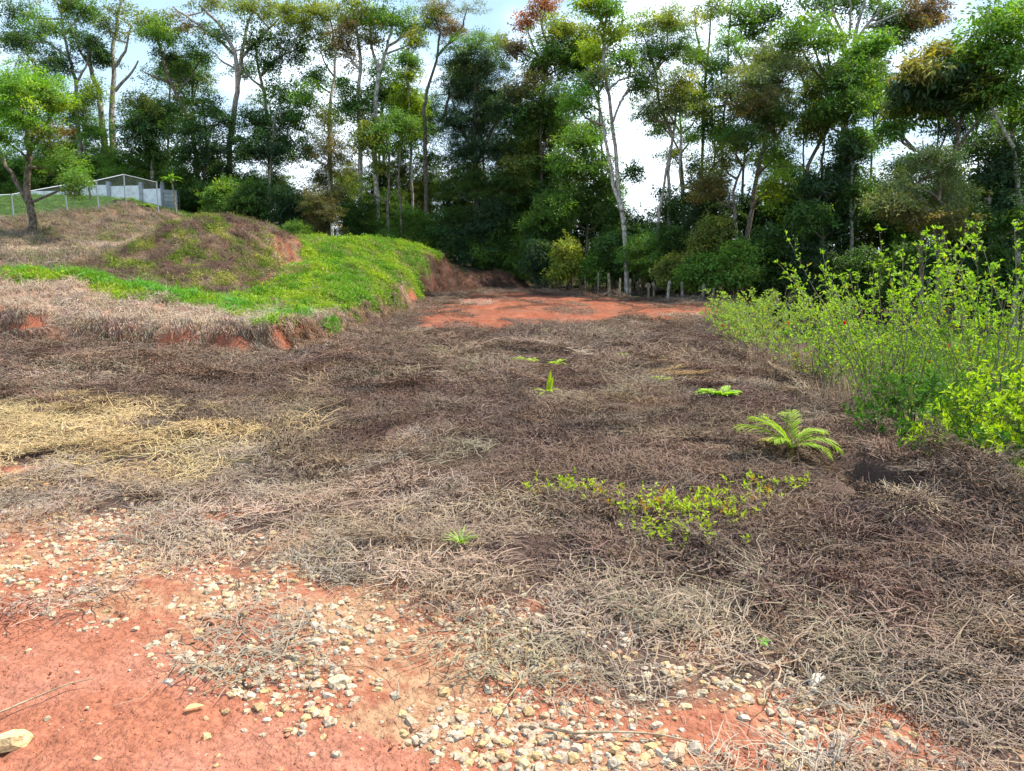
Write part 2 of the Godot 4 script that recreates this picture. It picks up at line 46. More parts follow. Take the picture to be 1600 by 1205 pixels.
	tree("forest_tree", "large tree with drooping bronze green crown and slanting trunk on the right", "large", false, [[0.09, 1, 13.81, 1, -25, 13.53, 2.79, -24.69, 13.57, 4.16, -24.8, 13.76, 5.11, -24.81, 14.02, 6.22, -25.18], [0.04, 0, 13.76, 4.56, -25, 14.33, 5.53, -25.05, 14.88, 6.31, -25.16], [0.03, 0, 13.69, 3.98, -25, 12.89, 4.54, -24.79, 12.49, 4.83, -24.83], [0.04, 0, 13.87, 5.52, -25, 13.13, 6.24, -24.78, 12.82, 6.66, -25]], [[13.21, 7.54, -24.94, 0.91, 0.41, "bz", 1.2], [12.12, 6.98, -24.09, 0.68, 0.4, "bz", 1.1], [13.01, 6.78, -24.32, 1.05, 0.48, "bg", 1.4], [12.11, 6.58, -24.62, 0.61, 0.45, "bg", 1.2], [13.3, 6.36, -25.42, 0.97, 0.55, "bg", 1.3], [13.51, 6.5, -24.19, 0.72, 0.56, "bg", 1.2], [12.25, 6.16, -25.37, 0.55, 0.46, "ol", 0.9], [12.04, 5.56, -25.24, 0.46, 0.46, "mg", 0.8]])
	tree("forest_tree", "low spreading dusty tree with weeping grey green branches on the right", "fine", false, [[0.06, 1, 12.06, 1.05, -23, 11.77, 2.15, -22.63, 11.95, 3.06, -22.78], [0.03, 1, 12.41, 3.05, -22.67, 11.73, 3.38, -22.34, 11.36, 3.56, -22.42]], [[11.64, 4.28, -22.32, 0.63, 0.33, "gg", 1.1], [11.79, 4.19, -23.73, 0.63, 0.39, "mg", 1.1], [12.29, 3.92, -22.86, 0.68, 0.38, "gg", 1.2], [11.01, 3.57, -22.51, 0.71, 0.41, "gg", 1.2], [12.38, 3.37, -23.55, 0.9, 0.43, "gg", 1.3], [10.45, 3.03, -21.86, 0.62, 0.33, "gg", 1.2], [13.02, 3.28, -23.4, 0.7, 0.46, "gg", 1.1], [11.03, 2.72, -21.92, 0.8, 0.33, "ob", 1.1], [12.2, 2.49, -22.13, 0.7, 0.33, "ob", 1]])
	tree("forest_tree", "tall pale green tree leaning in at the right edge", "broad", true, [[0.08, 1, 15.54, 1.02, -24, 15.61, 3.16, -24.41, 15.23, 5.46, -24.57, 14.69, 7.25, -24.32], [0.04, 0, 15.01, 4.82, -24, 14.17, 5.67, -23.65, 13.97, 6.47, -24.08], [0.04, 0, 14.7, 6.28, -24, 15.13, 7.39, -24.15, 15.45, 8.36, -24.44]], [[13.67, 7.99, -23.11, 0.84, 0.57, "lg", 1.2], [14.94, 8.64, -24.17, 0.8, 0.6, "lg", 1.2], [13.65, 7.5, -23.58, 0.7, 0.51, "lg", 1.1], [14.39, 7.26, -23.32, 0.85, 0.66, "lg", 1.2], [14.33, 6.36, -23.53, 0.86, 0.66, "mg", 1.2], [15.31, 5.76, -24.15, 0.72, 0.72, "mg", 1.2], [13.73, 6.55, -23.57, 0.51, 0.43, "yo", 0.8], [13.42, 7.16, -23.65, 0.39, 0.31, "bz", 0.8]])
	tree("forest_tree", "dark leafy tree under the pale green tree at the right edge", "broad", true, [[0.06, 1, 15.34, 0.8, -25, 14.9, 2.79, -24.67, 15, 4.37, -24.97], [0.04, 1, 16.44, 1.2, -25.12, 16.38, 3.02, -25.39, 16.09, 4.21, -25.33]], [[15.16, 5.04, -25.67, 0.72, 0.55, "bg", 1.1], [15.54, 4.75, -24.94, 0.74, 0.58, "bg", 1.2], [15.23, 4.07, -25.1, 0.87, 0.58, "bg", 1.2], [16.12, 3.79, -25.06, 0.71, 0.62, "bg", 1.1], [14.94, 3.7, -25.43, 0.63, 0.55, "dg", 1.1], [15.27, 3.1, -24.67, 0.9, 0.57, "bg", 1.2], [14.02, 2.57, -24.01, 0.64, 0.52, "dg", 1.2], [15.44, 2.56, -23.87, 0.67, 0.55, "dg", 1.2]])
	tree("forest_tree", "sunlit yellow green tree deep behind the dusty tree", "broad", false, [[0.07, 1, 11.74, 1.06, -34, 11.47, 3.22, -33.73, 11.37, 5.29, -33.32]], [[11.01, 5.72, -34.76, 0.81, 0.75, "yg", 0.9], [11.73, 5.09, -33.86, 0.73, 0.73, "yg", 0.9], [11.11, 4.21, -34.47, 0.86, 0.74, "yg", 0.9], [11.3, 3.44, -32.8, 0.71, 0.6, "yg", 0.9], [10.41, 3.23, -33.83, 0.73, 0.62, "yo", 0.9]])
	tree("forest_tree", "thin dark tree at the top between olive crown and dusty tree", "broad", false, [[0.06, 1, 8.56, 6.42, -36, 8.61, 8.68, -36.35, 8.77, 10.88, -36.46, 8.86, 12.46, -36.39], [0.04, 1, 9.45, 6.97, -35.97, 9.41, 9.34, -35.61, 9.34, 11.36, -35.3, 9.37, 12.43, -34.99], [0.04, 0, 8.61, 9.43, -36, 8.12, 11, -35.89, 7.95, 12.02, -35.78]], [[8.9, 12.35, -36.74, 1.03, 0.67, "ol", 0.6], [9.71, 11.78, -35.13, 1.05, 0.64, "mg", 0.7], [8.04, 10.02, -35.36, 0.7, 0.64, "yo", 0.7], [9.12, 9.56, -35.41, 0.82, 0.59, "mg", 0.8], [10.81, 11.84, -35.16, 0.99, 0.7, "dg", 0.9], [10.44, 11.09, -35.43, 0.76, 0.53, "mg", 0.7], [8.66, 6.87, -35.32, 0.64, 0.64, "mg", 0.6]])
	tree("forest_tree", "hazy olive tree behind the paired pale trunks", "broad", true, [[0.1, 1, -7.76, 4.29, -48, -7.73, 8.03, -47.98, -7.66, 10.87, -47.56]], [[-8.05, 12.58, -48.83, 1.21, 1.05, "dg", 0.6], [-7.14, 10.88, -47.61, 1.18, 0.95, "dg", 0.6], [-8.89, 10.75, -48.86, 1.13, 1.05, "dg", 0.6], [-10.27, 11.74, -48.31, 1.04, 1.04, "dg", 0.6], [-5.38, 8.81, -48.28, 1.12, 0.88, "bg", 0.9], [-4.97, 7.27, -47.84, 1.11, 0.87, "dg", 1], [-5.7, 5.88, -48.88, 1.21, 0.97, "dg", 1.1]])
	tree("background_tree", "indistinct tree behind the front row, first left of the huge evergreen", "broad", false, [[0.07, 1, -33.36, 4.43, -50.55, -32.49, 7.94, -50.2, -31.99, 13.11, -50.35]], [[-32.81, 11.79, -49.99, 1.04, 0.75, "bg", 0.48], [-32.53, 10.78, -50.83, 1.29, 1, "ol", 0.49], [-33.44, 14.22, -50.95, 1.37, 0.7, "ol", 0.45], [-32.24, 10.69, -49.71, 1.18, 0.9, "bg", 0.49], [-33.29, 9.76, -49.79, 1.01, 0.72, "dg", 0.63]])
	tree("background_tree", "indistinct tree behind the front row, second left of the huge evergreen", "broad", false, [[0.1, 1, -30.93, 4.43, -50.42, -30.05, 7.91, -49.99, -29.07, 13.23, -49.75]], [[-29.19, 13.33, -49.39, 0.89, 0.84, "ol", 0.38], [-30.61, 10.34, -50.1, 1.18, 1.03, "ol", 0.54], [-29.7, 12.65, -51.36, 1.34, 1.04, "dg", 0.48], [-28.56, 12.39, -50.02, 1.13, 0.74, "dg", 0.47], [-29.62, 9.78, -49.91, 1.31, 1.02, "bg", 0.46]])
	tree("background_tree", "indistinct tree behind the front row, third left of the huge evergreen", "broad", false, [[0.09, 1, -21.53, 4.41, -50.15, -21.55, 7.93, -50.13, -20.74, 13.82, -49.93]], [[-21.81, 12.88, -50.57, 1.05, 1.02, "dg", 0.59], [-22.7, 10.86, -50.53, 0.99, 0.8, "dg", 0.5], [-19.7, 10.11, -49.31, 1.15, 0.91, "bg", 0.62], [-21.14, 9.89, -49.48, 0.93, 0.74, "ol", 0.52], [-20.48, 12.11, -50.43, 0.99, 0.87, "ol", 0.44]])
	tree("background_tree", "indistinct tree behind the front row, fourth left of the huge evergreen", "broad", false, [[0.06, 1, -19.68, 4.33, -48.62, -19.42, 7.79, -49.02, -19.39, 12.02, -49.15]], [[-18.68, 11.92, -48.37, 1.13, 0.83, "ol", 0.47], [-19.18, 12.99, -49.57, 1.36, 0.87, "ol", 0.41], [-19.53, 11.89, -47.44, 1.31, 0.8, "bg", 0.45], [-18.6, 12.12, -47.56, 1.07, 0.93, "bg", 0.51], [-20.28, 10.96, -49.14, 0.89, 0.75, "ol", 0.58]])
	tree("background_tree", "indistinct tree behind the front row, fifth left of the huge evergreen", "fine", false, [[0.07, 1, -15.16, 4.37, -49.5, -14.89, 7.84, -49.42, -14.66, 10.9, -49.01]], [[-14.56, 8.34, -49.5, 1.25, 0.99, "dg", 0.47], [-15.37, 9.49, -50.47, 0.99, 0.75, "ol", 0.52], [-15.48, 10.98, -49.44, 1.16, 0.88, "dg", 0.44], [-14.14, 7.79, -49.07, 1.34, 0.77, "mg", 0.61], [-15.41, 7.89, -48.5, 0.97, 0.69, "dg", 0.41]])
	tree("background_tree", "indistinct tree behind the front row, sixth left of the huge evergreen", "broad", false, [[0.06, 1, -8.03, 4.33, -48.71, -7.99, 7.7, -48.32, -7.7, 10.95, -48.68]], [[-8.38, 8.39, -48.59, 1.32, 0.86, "ol", 0.79], [-7.34, 9.71, -49.57, 1, 1.05, "ol", 0.68], [-7.6, 11.08, -47.63, 1.05, 0.79, "dg", 0.85], [-6.74, 11.43, -48.05, 0.99, 1.09, "bg", 0.53], [-8.85, 9.85, -47.62, 1.18, 0.85, "dg", 0.71]])
	tree("background_tree", "indistinct tree behind the front row, seventh left of the huge evergreen", "fine", false, [[0.09, 1, -6.25, 4.3, -48.22, -6.04, 7.68, -48.13, -6.2, 12.22, -47.74]], [[-4.84, 10.23, -47.59, 1, 1.02, "mg", 0.81], [-5.19, 9.78, -47.92, 1.43, 0.96, "bg", 0.7], [-6.72, 10.35, -47.7, 1.14, 1.01, "mg", 0.82], [-5.26, 9.28, -47.14, 1.38, 0.86, "mg", 0.81], [-5.38, 9.33, -47.11, 1.35, 0.86, "ol", 0.56]])
	tree("background_tree", "indistinct tree behind the front row, first right of the huge evergreen", "broad", false, [[0.08, 1, -1.6, 4.28, -47.82, -1.75, 7.69, -48.24, -2.05, 12.49, -47.95]], [[-2.43, 11.49, -47.74, 1.05, 0.74, "ol", 0.85], [-1.34, 9.96, -47.5, 1.36, 1.09, "dg", 0.54], [-2.71, 12.34, -47.79, 1.19, 0.91, "dg", 0.73], [-2.89, 12.02, -46.8, 1.08, 0.83, "ol", 0.68], [-0.51, 10.59, -47.31, 1.49, 0.95, "ol", 0.53]])
	tree("background_tree", "indistinct tree behind the front row, second right of the huge evergreen", "broad", false, [[0.08, 1, 0.99, 4.3, -48.16, 0.68, 7.64, -47.8, 0.48, 10.67, -47.84]], [[0.8, 8.9, -48.98, 1.22, 0.93, "mg", 0.68], [0.93, 9.98, -48.27, 1.12, 0.98, "ol", 0.83], [1.12, 8.08, -48.84, 0.99, 1.04, "ol", 0.51], [-0.21, 7.86, -47.43, 1.16, 1.06, "ol", 0.64], [0.87, 7.96, -47, 1.11, 1.01, "dg", 0.65]])
	tree("background_tree", "indistinct tree behind the front row, third right of the huge evergreen", "broad", false, [[0.08, 1, 3.3, 4.3, -48.25, 3.13, 7.7, -48.29, 3.25, 10.58, -48.28]], [[2.2, 6.72, -48.31, 1.1, 1, "dg", 0.72], [2.96, 10.56, -47.88, 0.98, 0.92, "dg", 0.63], [2.17, 9.56, -48.43, 1.3, 0.98, "ol", 0.65], [3.87, 9.01, -48.65, 1.53, 1.11, "ol", 0.55], [3.11, 9.22, -49.06, 1.15, 0.94, "mg", 0.6]])
	tree("background_tree", "indistinct tree behind the front row, fourth right of the huge evergreen", "broad", false, [[0.08, 1, 5, 4.09, -44.46, 4.99, 7.19, -44.29, 4.65, 11.97, -44.24]], [[4.44, 8.53, -45.08, 1.37, 1, "dg", 0.72], [3.69, 11.65, -43.76, 0.88, 0.67, "dg", 0.69], [3.81, 12.38, -43.52, 1.21, 0.85, "ol", 0.84], [4.83, 11.26, -43.95, 1.05, 0.83, "dg", 0.79], [3.81, 12.22, -43.46, 1.27, 0.87, "dg", 0.66]])
	tree("background_tree", "indistinct tree behind the front row, fifth right of the huge evergreen", "fine", false, [[0.08, 1, 8.43, 3.77, -38.65, 8.18, 6.51, -38.89, 8.1, 9.32, -39.18]], [[8.82, 8.25, -38.14, 0.92, 0.6, "mg", 0.53], [7.04, 7.63, -37.73, 0.96, 0.78, "mg", 0.79], [6.84, 8.63, -37.63, 1.14, 0.75, "ol", 0.61], [8.42, 7.15, -37.99, 0.88, 0.61, "mg", 0.73], [7.56, 6.24, -37.63, 0.89, 0.7, "ol", 0.82]])
	tree("background_tree", "indistinct tree behind the front row, sixth right of the huge evergreen", "broad", false, [[0.05, 1, 9.27, 3.67, -36.88, 9.33, 6.25, -36.82, 9.15, 8.31, -36.89]], [[9.6, 7.03, -36.22, 0.75, 0.79, "dg", 0.63], [8.82, 7.46, -35.82, 0.79, 0.7, "bg", 0.69], [10.08, 6.99, -37.22, 0.82, 0.79, "mg", 0.78], [8.43, 8.7, -35.79, 0.78, 0.62, "dg", 0.73], [9.63, 8.75, -36.12, 0.95, 0.77, "dg", 0.62]])
	tree("background_tree", "indistinct tree behind the front row, first behind the hedge side", "broad", false, [[0.06, 1, 10.6, 3.65, -36.56, 10.58, 6.19, -36.37, 10.56, 8.74, -36.25]], [[10.52, 8.49, -35.58, 0.8, 0.76, "ol", 0.62], [10.38, 8.23, -36.29, 1.06, 0.64, "dg", 0.67], [10.53, 6.76, -36.05, 1.01, 0.81, "bg", 0.76], [11.63, 8.37, -37.02, 0.74, 0.67, "dg", 0.81], [11.5, 7.15, -36.58, 0.95, 0.76, "dg", 0.65]])
	tree("background_tree", "indistinct tree behind the front row, second behind the hedge side", "fine", false, [[0.05, 1, 11.87, 3.58, -35.33, 11.67, 6.11, -35.69, 11.73, 9.97, -35.83]], [[11.37, 9.67, -35.8, 1.11, 0.55, "mg", 0.76], [10.98, 10.08, -35.4, 1.08, 0.79, "bg", 0.51], [11.36, 7.63, -35.11, 0.82, 0.58, "mg", 0.58], [11.13, 8.09, -35.93, 0.96, 0.6, "dg", 0.81], [11.38, 7.3, -35.58, 1.09, 0.71, "ol", 0.67]])
	tree("background_tree", "indistinct tree behind the front row, third behind the hedge side", "broad", false, [[0.04, 1, 13.29, 3.6, -35.73, 13.14, 6.16, -36.14, 13.15, 10.36, -36.34]], [[13.6, 9.6, -36.07, 0.81, 0.58, "bg", 0.84], [13.2, 8, -35.12, 1.02, 0.54, "dg", 0.81], [13.84, 7.71, -36.32, 0.91, 0.62, "bg", 0.71], [11.95, 10.33, -35.37, 0.83, 0.6, "ol", 0.55], [12.95, 8.52, -34.82, 0.9, 0.53, "ol", 0.77]])
	tree("background_tree", "indistinct tree behind the front row, fourth behind the hedge side", "broad", false, [[0.07, 1, 14.03, 3.47, -33.41, 13.56, 5.77, -33.02, 13.35, 8.11, -32.72]], [[12.65, 7.2, -32.78, 0.83, 0.75, "ol", 0.69], [13.63, 9, -33.69, 0.74, 0.56, "ol", 0.53], [13.89, 8.16, -32.84, 0.86, 0.63, "dg", 0.83], [13.95, 7.69, -32.35, 0.79, 0.63, "bg", 0.73], [12.92, 8.84, -33.89, 0.73, 0.69, "ol", 0.66]])
	tree("background_tree", "indistinct tree behind the front row, fifth behind the hedge side", "broad", false, [[0.05, 1, 15.98, 3.58, -35.27, 15.86, 6.06, -35.32, 15.61, 9.11, -34.9]], [[14.71, 9.32, -34.18, 0.98, 0.75, "ol", 0.57], [15.42, 8.72, -34.36, 0.83, 0.67, "mg", 0.83], [15.99, 7.85, -34.86, 0.73, 0.57, "bg", 0.76], [15.78, 6.56, -35.96, 0.95, 0.75, "mg", 0.66], [15.73, 9.81, -36.16, 0.98, 0.58, "ol", 0.75]])
	tree("background_tree", "indistinct tree behind the front row, sixth behind the hedge side", "broad", false, [[0.04, 1, 17.15, 3.38, -31.76, 16.9, 5.62, -31.86, 16.71, 8.5, -31.62]], [[16.94, 8.05, -31.5, 0.93, 0.71, "dg", 0.73], [17, 6.43, -31.36, 0.76, 0.55, "bg", 0.72], [16.83, 7.11, -31.29, 0.74, 0.67, "dg", 0.73], [16.09, 8.9, -30.59, 0.72, 0.54, "ol", 0.65], [16.72, 8.58, -31.84, 0.76, 0.55, "dg", 0.71]])
	tree("background_tree", "indistinct tree behind the front row, seventh behind the hedge side", "fine", false, [[0.04, 1, 18.8, 3.38, -31.73, 18.61, 5.64, -32.02, 18.35, 8.46, -32.22]], [[17.72, 8.19, -30.74, 0.94, 0.71, "ol", 0.79], [17.87, 5.88, -31.69, 0.86, 0.52, "dg", 0.55], [17.73, 7.51, -30.9, 0.73, 0.48, "mg", 0.59], [19.12, 7.62, -32.09, 0.91, 0.54, "ol", 0.69], [18.26, 7.15, -31.51, 0.72, 0.71, "mg", 0.71]])
	tree("background_tree", "indistinct tree behind the front row, eighth behind the hedge side", "fine", false, [[0.04, 1, 19.93, 3.35, -31.19, 19.76, 5.59, -31.59, 19.75, 7.69, -31.85]], [[18.31, 6.32, -30.25, 0.63, 0.46, "dg", 0.77], [19.98, 4.89, -30.69, 0.66, 0.65, "ol", 0.82], [20.15, 6.27, -32.01, 0.92, 0.52, "bg", 0.66], [18.64, 6.97, -31.01, 0.82, 0.51, "ol", 0.55], [18.97, 5.14, -30.95, 0.63, 0.66, "ol", 0.73]])
	tree("background_tree", "indistinct tree behind the front row, ninth behind the hedge side", "broad", false, [[0.05, 1, 20.81, 3.34, -30.96, 20.68, 5.5, -30.91, 20.83, 7.38, -31.15]], [[21.26, 6.86, -31.82, 0.74, 0.71, "bg", 0.79], [21.15, 6.7, -30.93, 0.77, 0.61, "ol", 0.62], [21.24, 6.83, -31.89, 0.64, 0.71, "mg", 0.75], [21.45, 5.65, -31.07, 0.83, 0.66, "mg", 0.81], [20.48, 7.07, -29.99, 0.89, 0.51, "bg", 0.84]])
	under_shrub("rounded dark shrub right beside the grey block fence", -16.82, -42, 6.32, 1.18, "dg", "broad", 0.12)
	under_shrub("lit green shrub below the leafy thicket tree left of the white post", -14.77, -40, 5.54, 1.26, "mg", "broad", 0.12)
	under_shrub("broad shrub spilling over behind the brown hump crest", -12.78, -39, 5.32, 1.42, "dg", "broad", 0.12)
	under_shrub("dark leafy shrub in the forest edge shade, fifth left of the huge evergreen", -11.1, -39, 5.01, 1.29, "bg", "broad", 0.12)
	under_shrub("olive shrub draped with creepers behind the white post", -9.16, -38, 5.04, 1.13, "ob", "fine", 0.12)
	under_shrub("small ferny shrub at the foot of the brown hump end", -9.89, -37, 3.2, 0.8, "mg", "fine", 0.12)
	under_shrub("rounded green shrub above the left of the green mound crest", -6.81, -40.5, 3.87, 1.41, "mg", "fine", 0.12)
	under_shrub("dense rounded shrub above the middle of the green mound crest", -4.97, -40.5, 4.13, 1.34, "mg", "fine", 0.12)
	under_shrub("dark leafy shrub in the forest edge shade, sixth left of the huge evergreen", -7.83, -40.5, 4.83, 1.14, "dg", "broad", 0.12)
	under_shrub("dark leafy shrub in the forest edge shade, eighth left of the huge evergreen", -3.6, -40.5, 4.19, 1.47, "dg", "broad", 0.12)
	under_shrub("bushy green shrub above the right end of the green mound", -1.58, -40.5, 3.36, 1.14, "mg", "broad", 0.12)
	under_shrub("dark leafy shrub in the forest edge shade, ninth left of the huge evergreen", -2.76, -40.5, 3.23, 1.27, "bg", "broad", 0.12)
	under_shrub("mid green shrub over the left end of the post fence", 0.39, -40.5, 3.03, 1.14, "mg", "broad", 0.12)
	under_shrub("dark leafy shrub in the forest edge shade, second right of the huge evergreen", 0, -40.5, 4.03, 1.34, "dg", "broad", 0.12)
	under_shrub("light green round shrub standing over the post fence", 2.47, -34.5, 2.33, 0.8, "yo", "broad", 0.32)
	under_shrub("dark blue green shrub left of the light green round shrub", 1.21, -35.5, 2.35, 0.82, "bg", "broad", 0.32)
	under_shrub("bright green ragged shrub right of the light green round shrub", 3.6, -34, 1.83, 0.62, "mg", "broad", 0.32)
	under_shrub("large rounded green shrub hugging the foot of the bending trunk", 5.33, -32.5, 2.6, 1.08, "mg", "fine", 0.32)
	under_shrub("dark leafy shrub in the forest edge shade, fourth right of the huge evergreen", 4.42, -34, 2.7, 0.96, "dg", "broad", 0.32)
	under_shrub("dark leafy shrub in the forest edge shade, fifth right of the huge evergreen", 6.69, -33, 2.93, 1.09, "dg", "broad", 0.32)
	under_shrub("glossy shrub with pale leaf clusters behind the right part of the post fence", 6.27, -30.5, 1.61, 0.66, "ol", "broad", 0.32)
	under_shrub("green shrub where the post fence meets the tall weeds", 6.95, -29, 1.7, 0.82, "mg", "broad", 0.32)
	under_shrub("bulky bright green shrub right of the tall weeds", 7.97, -28, 2.15, 1.02, "mg", "broad", 0.32)
	under_shrub("dark leafy shrub in the forest edge shade, sixth right of the huge evergreen", 7.39, -29.5, 3.25, 0.83, "ol", "broad", 0.32)
	under_shrub("dark leafy shrub in the forest edge shade, first behind the hedge side", 9.64, -29, 2.77, 1.06, "dg", "broad", 0.32)
	under_shrub("dark leafy shrub in the forest edge shade, second behind the hedge side", 10.71, -28, 2.06, 1.07, "bg", "broad", 0.32)
	under_shrub("dark leafy shrub in the forest edge shade, third behind the hedge side", 12.1, -27.5, 1.83, 1.05, "dg", "broad", 0.32)
	under_shrub("dark leafy shrub in the forest edge shade, fourth behind the hedge side", 12.91, -26, 2.02, 0.99, "dg", "broad", 0.32)
	under_shrub("dark leafy shrub in the forest edge shade, fifth behind the hedge side", 13.86, -25, 1.81, 0.91, "bg", "broad", 0.32)
	under_shrub("dark leafy shrub in the forest edge shade, sixth behind the hedge side", 14.97, -24.5, 1.9, 0.93, "dg", "broad", 0.32)
	under_shrub("dark leafy shrub in the forest edge shade, seventh behind the hedge side", 16.33, -24.5, 2.19, 0.93, "dg", "broad", 0.32)
	under_shrub("dark leafy shrub in the forest edge shade, third left of the huge evergreen", -21.14, -44, 6.54, 1.24, "mg", "broad", 0.12)
	under_shrub("dark leafy shrub in the forest edge shade, second left of the huge evergreen", -23.98, -46, 6.34, 1.29, "dg", "broad", 0.12)
	under_shrub("dark leafy shrub in the forest edge shade, fourth left of the huge evergreen", -19.41, -44, 6.13, 1.24, "dg", "broad", 0.12)
	under_shrub("dark leafy shrub in the forest edge shade, first left of the huge evergreen", -28.3, -46, 7.41, 1.9, "dg", "broad", 0.12)
	under_shrub("dark leafy shrub in the forest edge shade, seventh left of the huge evergreen", -6.15, -42.5, 5.32, 1.55, "dg", "broad", 0.12)
	under_shrub("dark leafy shrub in the forest edge shade, first right of the huge evergreen", -0.98, -40.5, 4.83, 1.47, "bg", "broad", 0.12)
	under_shrub("dark leafy shrub in the forest edge shade, third right of the huge evergreen", 1.53, -38, 4.03, 1.26, "dg", "broad", 0.32)
	under_shrub("tall dark thicket bush behind the front shrubs, first left of the huge evergreen", -29.94, -45.63, 6.94, 1.61, "ol", "fine", 0.12)
	under_shrub("tall dark thicket bush behind the front shrubs, second left of the huge evergreen", -29.09, -46.51, 7.49, 1.49, "mg", "broad", 0.12)
	under_shrub("tall dark thicket bush behind the front shrubs, third left of the huge evergreen", -27.35, -45.85, 7.38, 1.68, "mg", "broad", 0.12)
	under_shrub("tall dark thicket bush behind the front shrubs, fourth left of the huge evergreen", -25.75, -46.04, 8.28, 1.65, "dg", "broad", 0.12)
	under_shrub("tall dark thicket bush behind the front shrubs, fifth left of the huge evergreen", -23.95, -45.1, 7.52, 1.57, "bg", "fine", 0.12)
	under_shrub("tall dark thicket bush behind the front shrubs, sixth left of the huge evergreen", -22.61, -45.24, 8.06, 1.69, "mg", "fine", 0.12)
	under_shrub("tall dark thicket bush behind the front shrubs, seventh left of the huge evergreen", -21.47, -46.6, 7.93, 1.51, "dg", "broad", 0.12)
	under_shrub("tall dark thicket bush behind the front shrubs, eighth left of the huge evergreen", -20.14, -46.42, 7.14, 1.59, "dg", "fine", 0.12)
	under_shrub("tall dark thicket bush behind the front shrubs, ninth left of the huge evergreen", -18.39, -45.02, 5.74, 1.59, "dg", "broad", 0.12)
	under_shrub("tall dark thicket bush behind the front shrubs, tenth left of the huge evergreen", -17.15, -45.92, 7.47, 1.73, "dg", "broad", 0.12)
	under_shrub("tall dark thicket bush behind the front shrubs, eleventh left of the huge evergreen", -15.28, -44.54, 6.82, 1.8, "bg", "broad", 0.12)
	under_shrub("tall dark thicket bush behind the front shrubs, twelfth left of the huge evergreen", -13.67, -44.53, 6.7, 1.58, "dg", "fine", 0.12)
	under_shrub("tall dark thicket bush behind the front shrubs, thirteenth left of the huge evergreen", -12.75, -45.77, 5.64, 1.77, "mg", "fine", 0.12)
	under_shrub("tall dark thicket bush behind the front shrubs, fourteenth left of the huge evergreen", -11.2, -45.49, 5.6, 1.36, "ol", "broad", 0.12)
	under_shrub("tall dark thicket bush behind the front shrubs, fifteenth left of the huge evergreen", -9.42, -46.05, 7.52, 1.9, "ol", "fine", 0.12)
	under_shrub("tall dark thicket bush behind the front shrubs, sixteenth left of the huge evergreen", -7.67, -45.11, 7.49, 1.57, "dg", "fine", 0.12)
	under_shrub("tall dark thicket bush behind the front shrubs, seventeenth left of the huge evergreen", -6.34, -45.74, 7.74, 1.41, "ol", "fine", 0.12)
	under_shrub("tall dark thicket bush behind the front shrubs, eighteenth left of the huge evergreen", -5.05, -46.5, 7.14, 1.63, "ol", "broad", 0.12)
	under_shrub("tall dark thicket bush behind the front shrubs, nineteenth left of the huge evergreen", -3.21, -45.34, 6.97, 1.68, "dg", "broad", 0.12)
	under_shrub("tall dark thicket bush behind the front shrubs, first right of the huge evergreen", -1.51, -45.62, 7.46, 1.75, "ol", "broad", 0.12)
	under_shrub("tall dark thicket bush behind the front shrubs, second right of the huge evergreen", 0.13, -45.97, 6.82, 1.41, "dg", "broad", 0.12)
	under_shrub("tall dark thicket bush behind the front shrubs, third right of the huge evergreen", 1.39, -44.41, 7.15, 1.7, "mg", "broad", 0.12)
	under_shrub("tall dark thicket bush behind the front shrubs, fourth right of the huge evergreen", 2.8, -43.76, 6.55, 1.57, "dg", "broad", 0.12)
	under_shrub("tall dark thicket bush behind the front shrubs, fifth right of the huge evergreen", 3.84, -41.26, 5.93, 1.52, "dg", "broad", 0.12)
	under_shrub("tall dark thicket bush behind the front shrubs, sixth right of the huge evergreen", 5.03, -40.85, 5.69, 1.25, "mg", "broad", 0.12)
	under_shrub("tall dark thicket bush behind the front shrubs, seventh right of the huge evergreen", 5.75, -37.16, 3.81, 1.53, "dg", "broad", 0.12)
	under_shrub("tall dark thicket bush behind the front shrubs, eighth right of the huge evergreen", 6.76, -36.72, 3.67, 1.32, "bg", "fine", 0.12)
	under_shrub("tall dark thicket bush behind the front shrubs, ninth right of the huge evergreen", 7.22, -34.26, 4.75, 1.3, "dg", "broad", 0.12)
	under_shrub("tall dark thicket bush behind the front shrubs, tenth right of the huge evergreen", 7.97, -32.66, 5.99, 1.09, "bg", "broad", 0.12)
	under_shrub("tall dark thicket bush behind the front shrubs, eleventh right of the huge evergreen", 8.96, -32.76, 4.9, 1.32, "dg", "fine", 0.12)
	under_shrub("tall dark thicket bush behind the front shrubs, first behind the hedge side", 10.22, -32.92, 4.62, 1.11, "dg", "broad", 0.12)
	under_shrub("tall dark thicket bush behind the front shrubs, second behind the hedge side", 11.35, -32.63, 5.42, 1.27, "mg", "fine", 0.12)
	under_shrub("tall dark thicket bush behind the front shrubs, third behind the hedge side", 11.91, -31.77, 5.38, 0.95, "dg", "broad", 0.12)
	under_shrub("tall dark thicket bush behind the front shrubs, fourth behind the hedge side", 12.11, -30.05, 5.35, 1.04, "dg", "broad", 0.12)
	under_shrub("tall dark thicket bush behind the front shrubs, fifth behind the hedge side", 13.73, -31, 5.16, 1.09, "ol", "broad", 0.12)
	under_shrub("tall dark thicket bush behind the front shrubs, sixth behind the hedge side", 14.35, -30.13, 5.29, 0.93, "dg", "broad", 0.12)
	under_shrub("tall dark thicket bush behind the front shrubs, seventh behind the hedge side", 14.82, -28.63, 4.42, 1.07, "mg", "broad", 0.12)
	under_shrub("tall dark thicket bush behind the front shrubs, eighth behind the hedge side", 15.93, -28.79, 5.36, 1.06, "ol", "broad", 0.12)
	under_shrub("tall dark thicket bush behind the front shrubs, ninth behind the hedge side", 16.79, -28.26, 4.17, 1.01, "bg", "broad", 0.12)
	under_shrub("tall dark thicket bush behind the front shrubs, tenth behind the hedge side", 17.27, -27.63, 4.53, 1.08, "bg", "broad", 0.12)
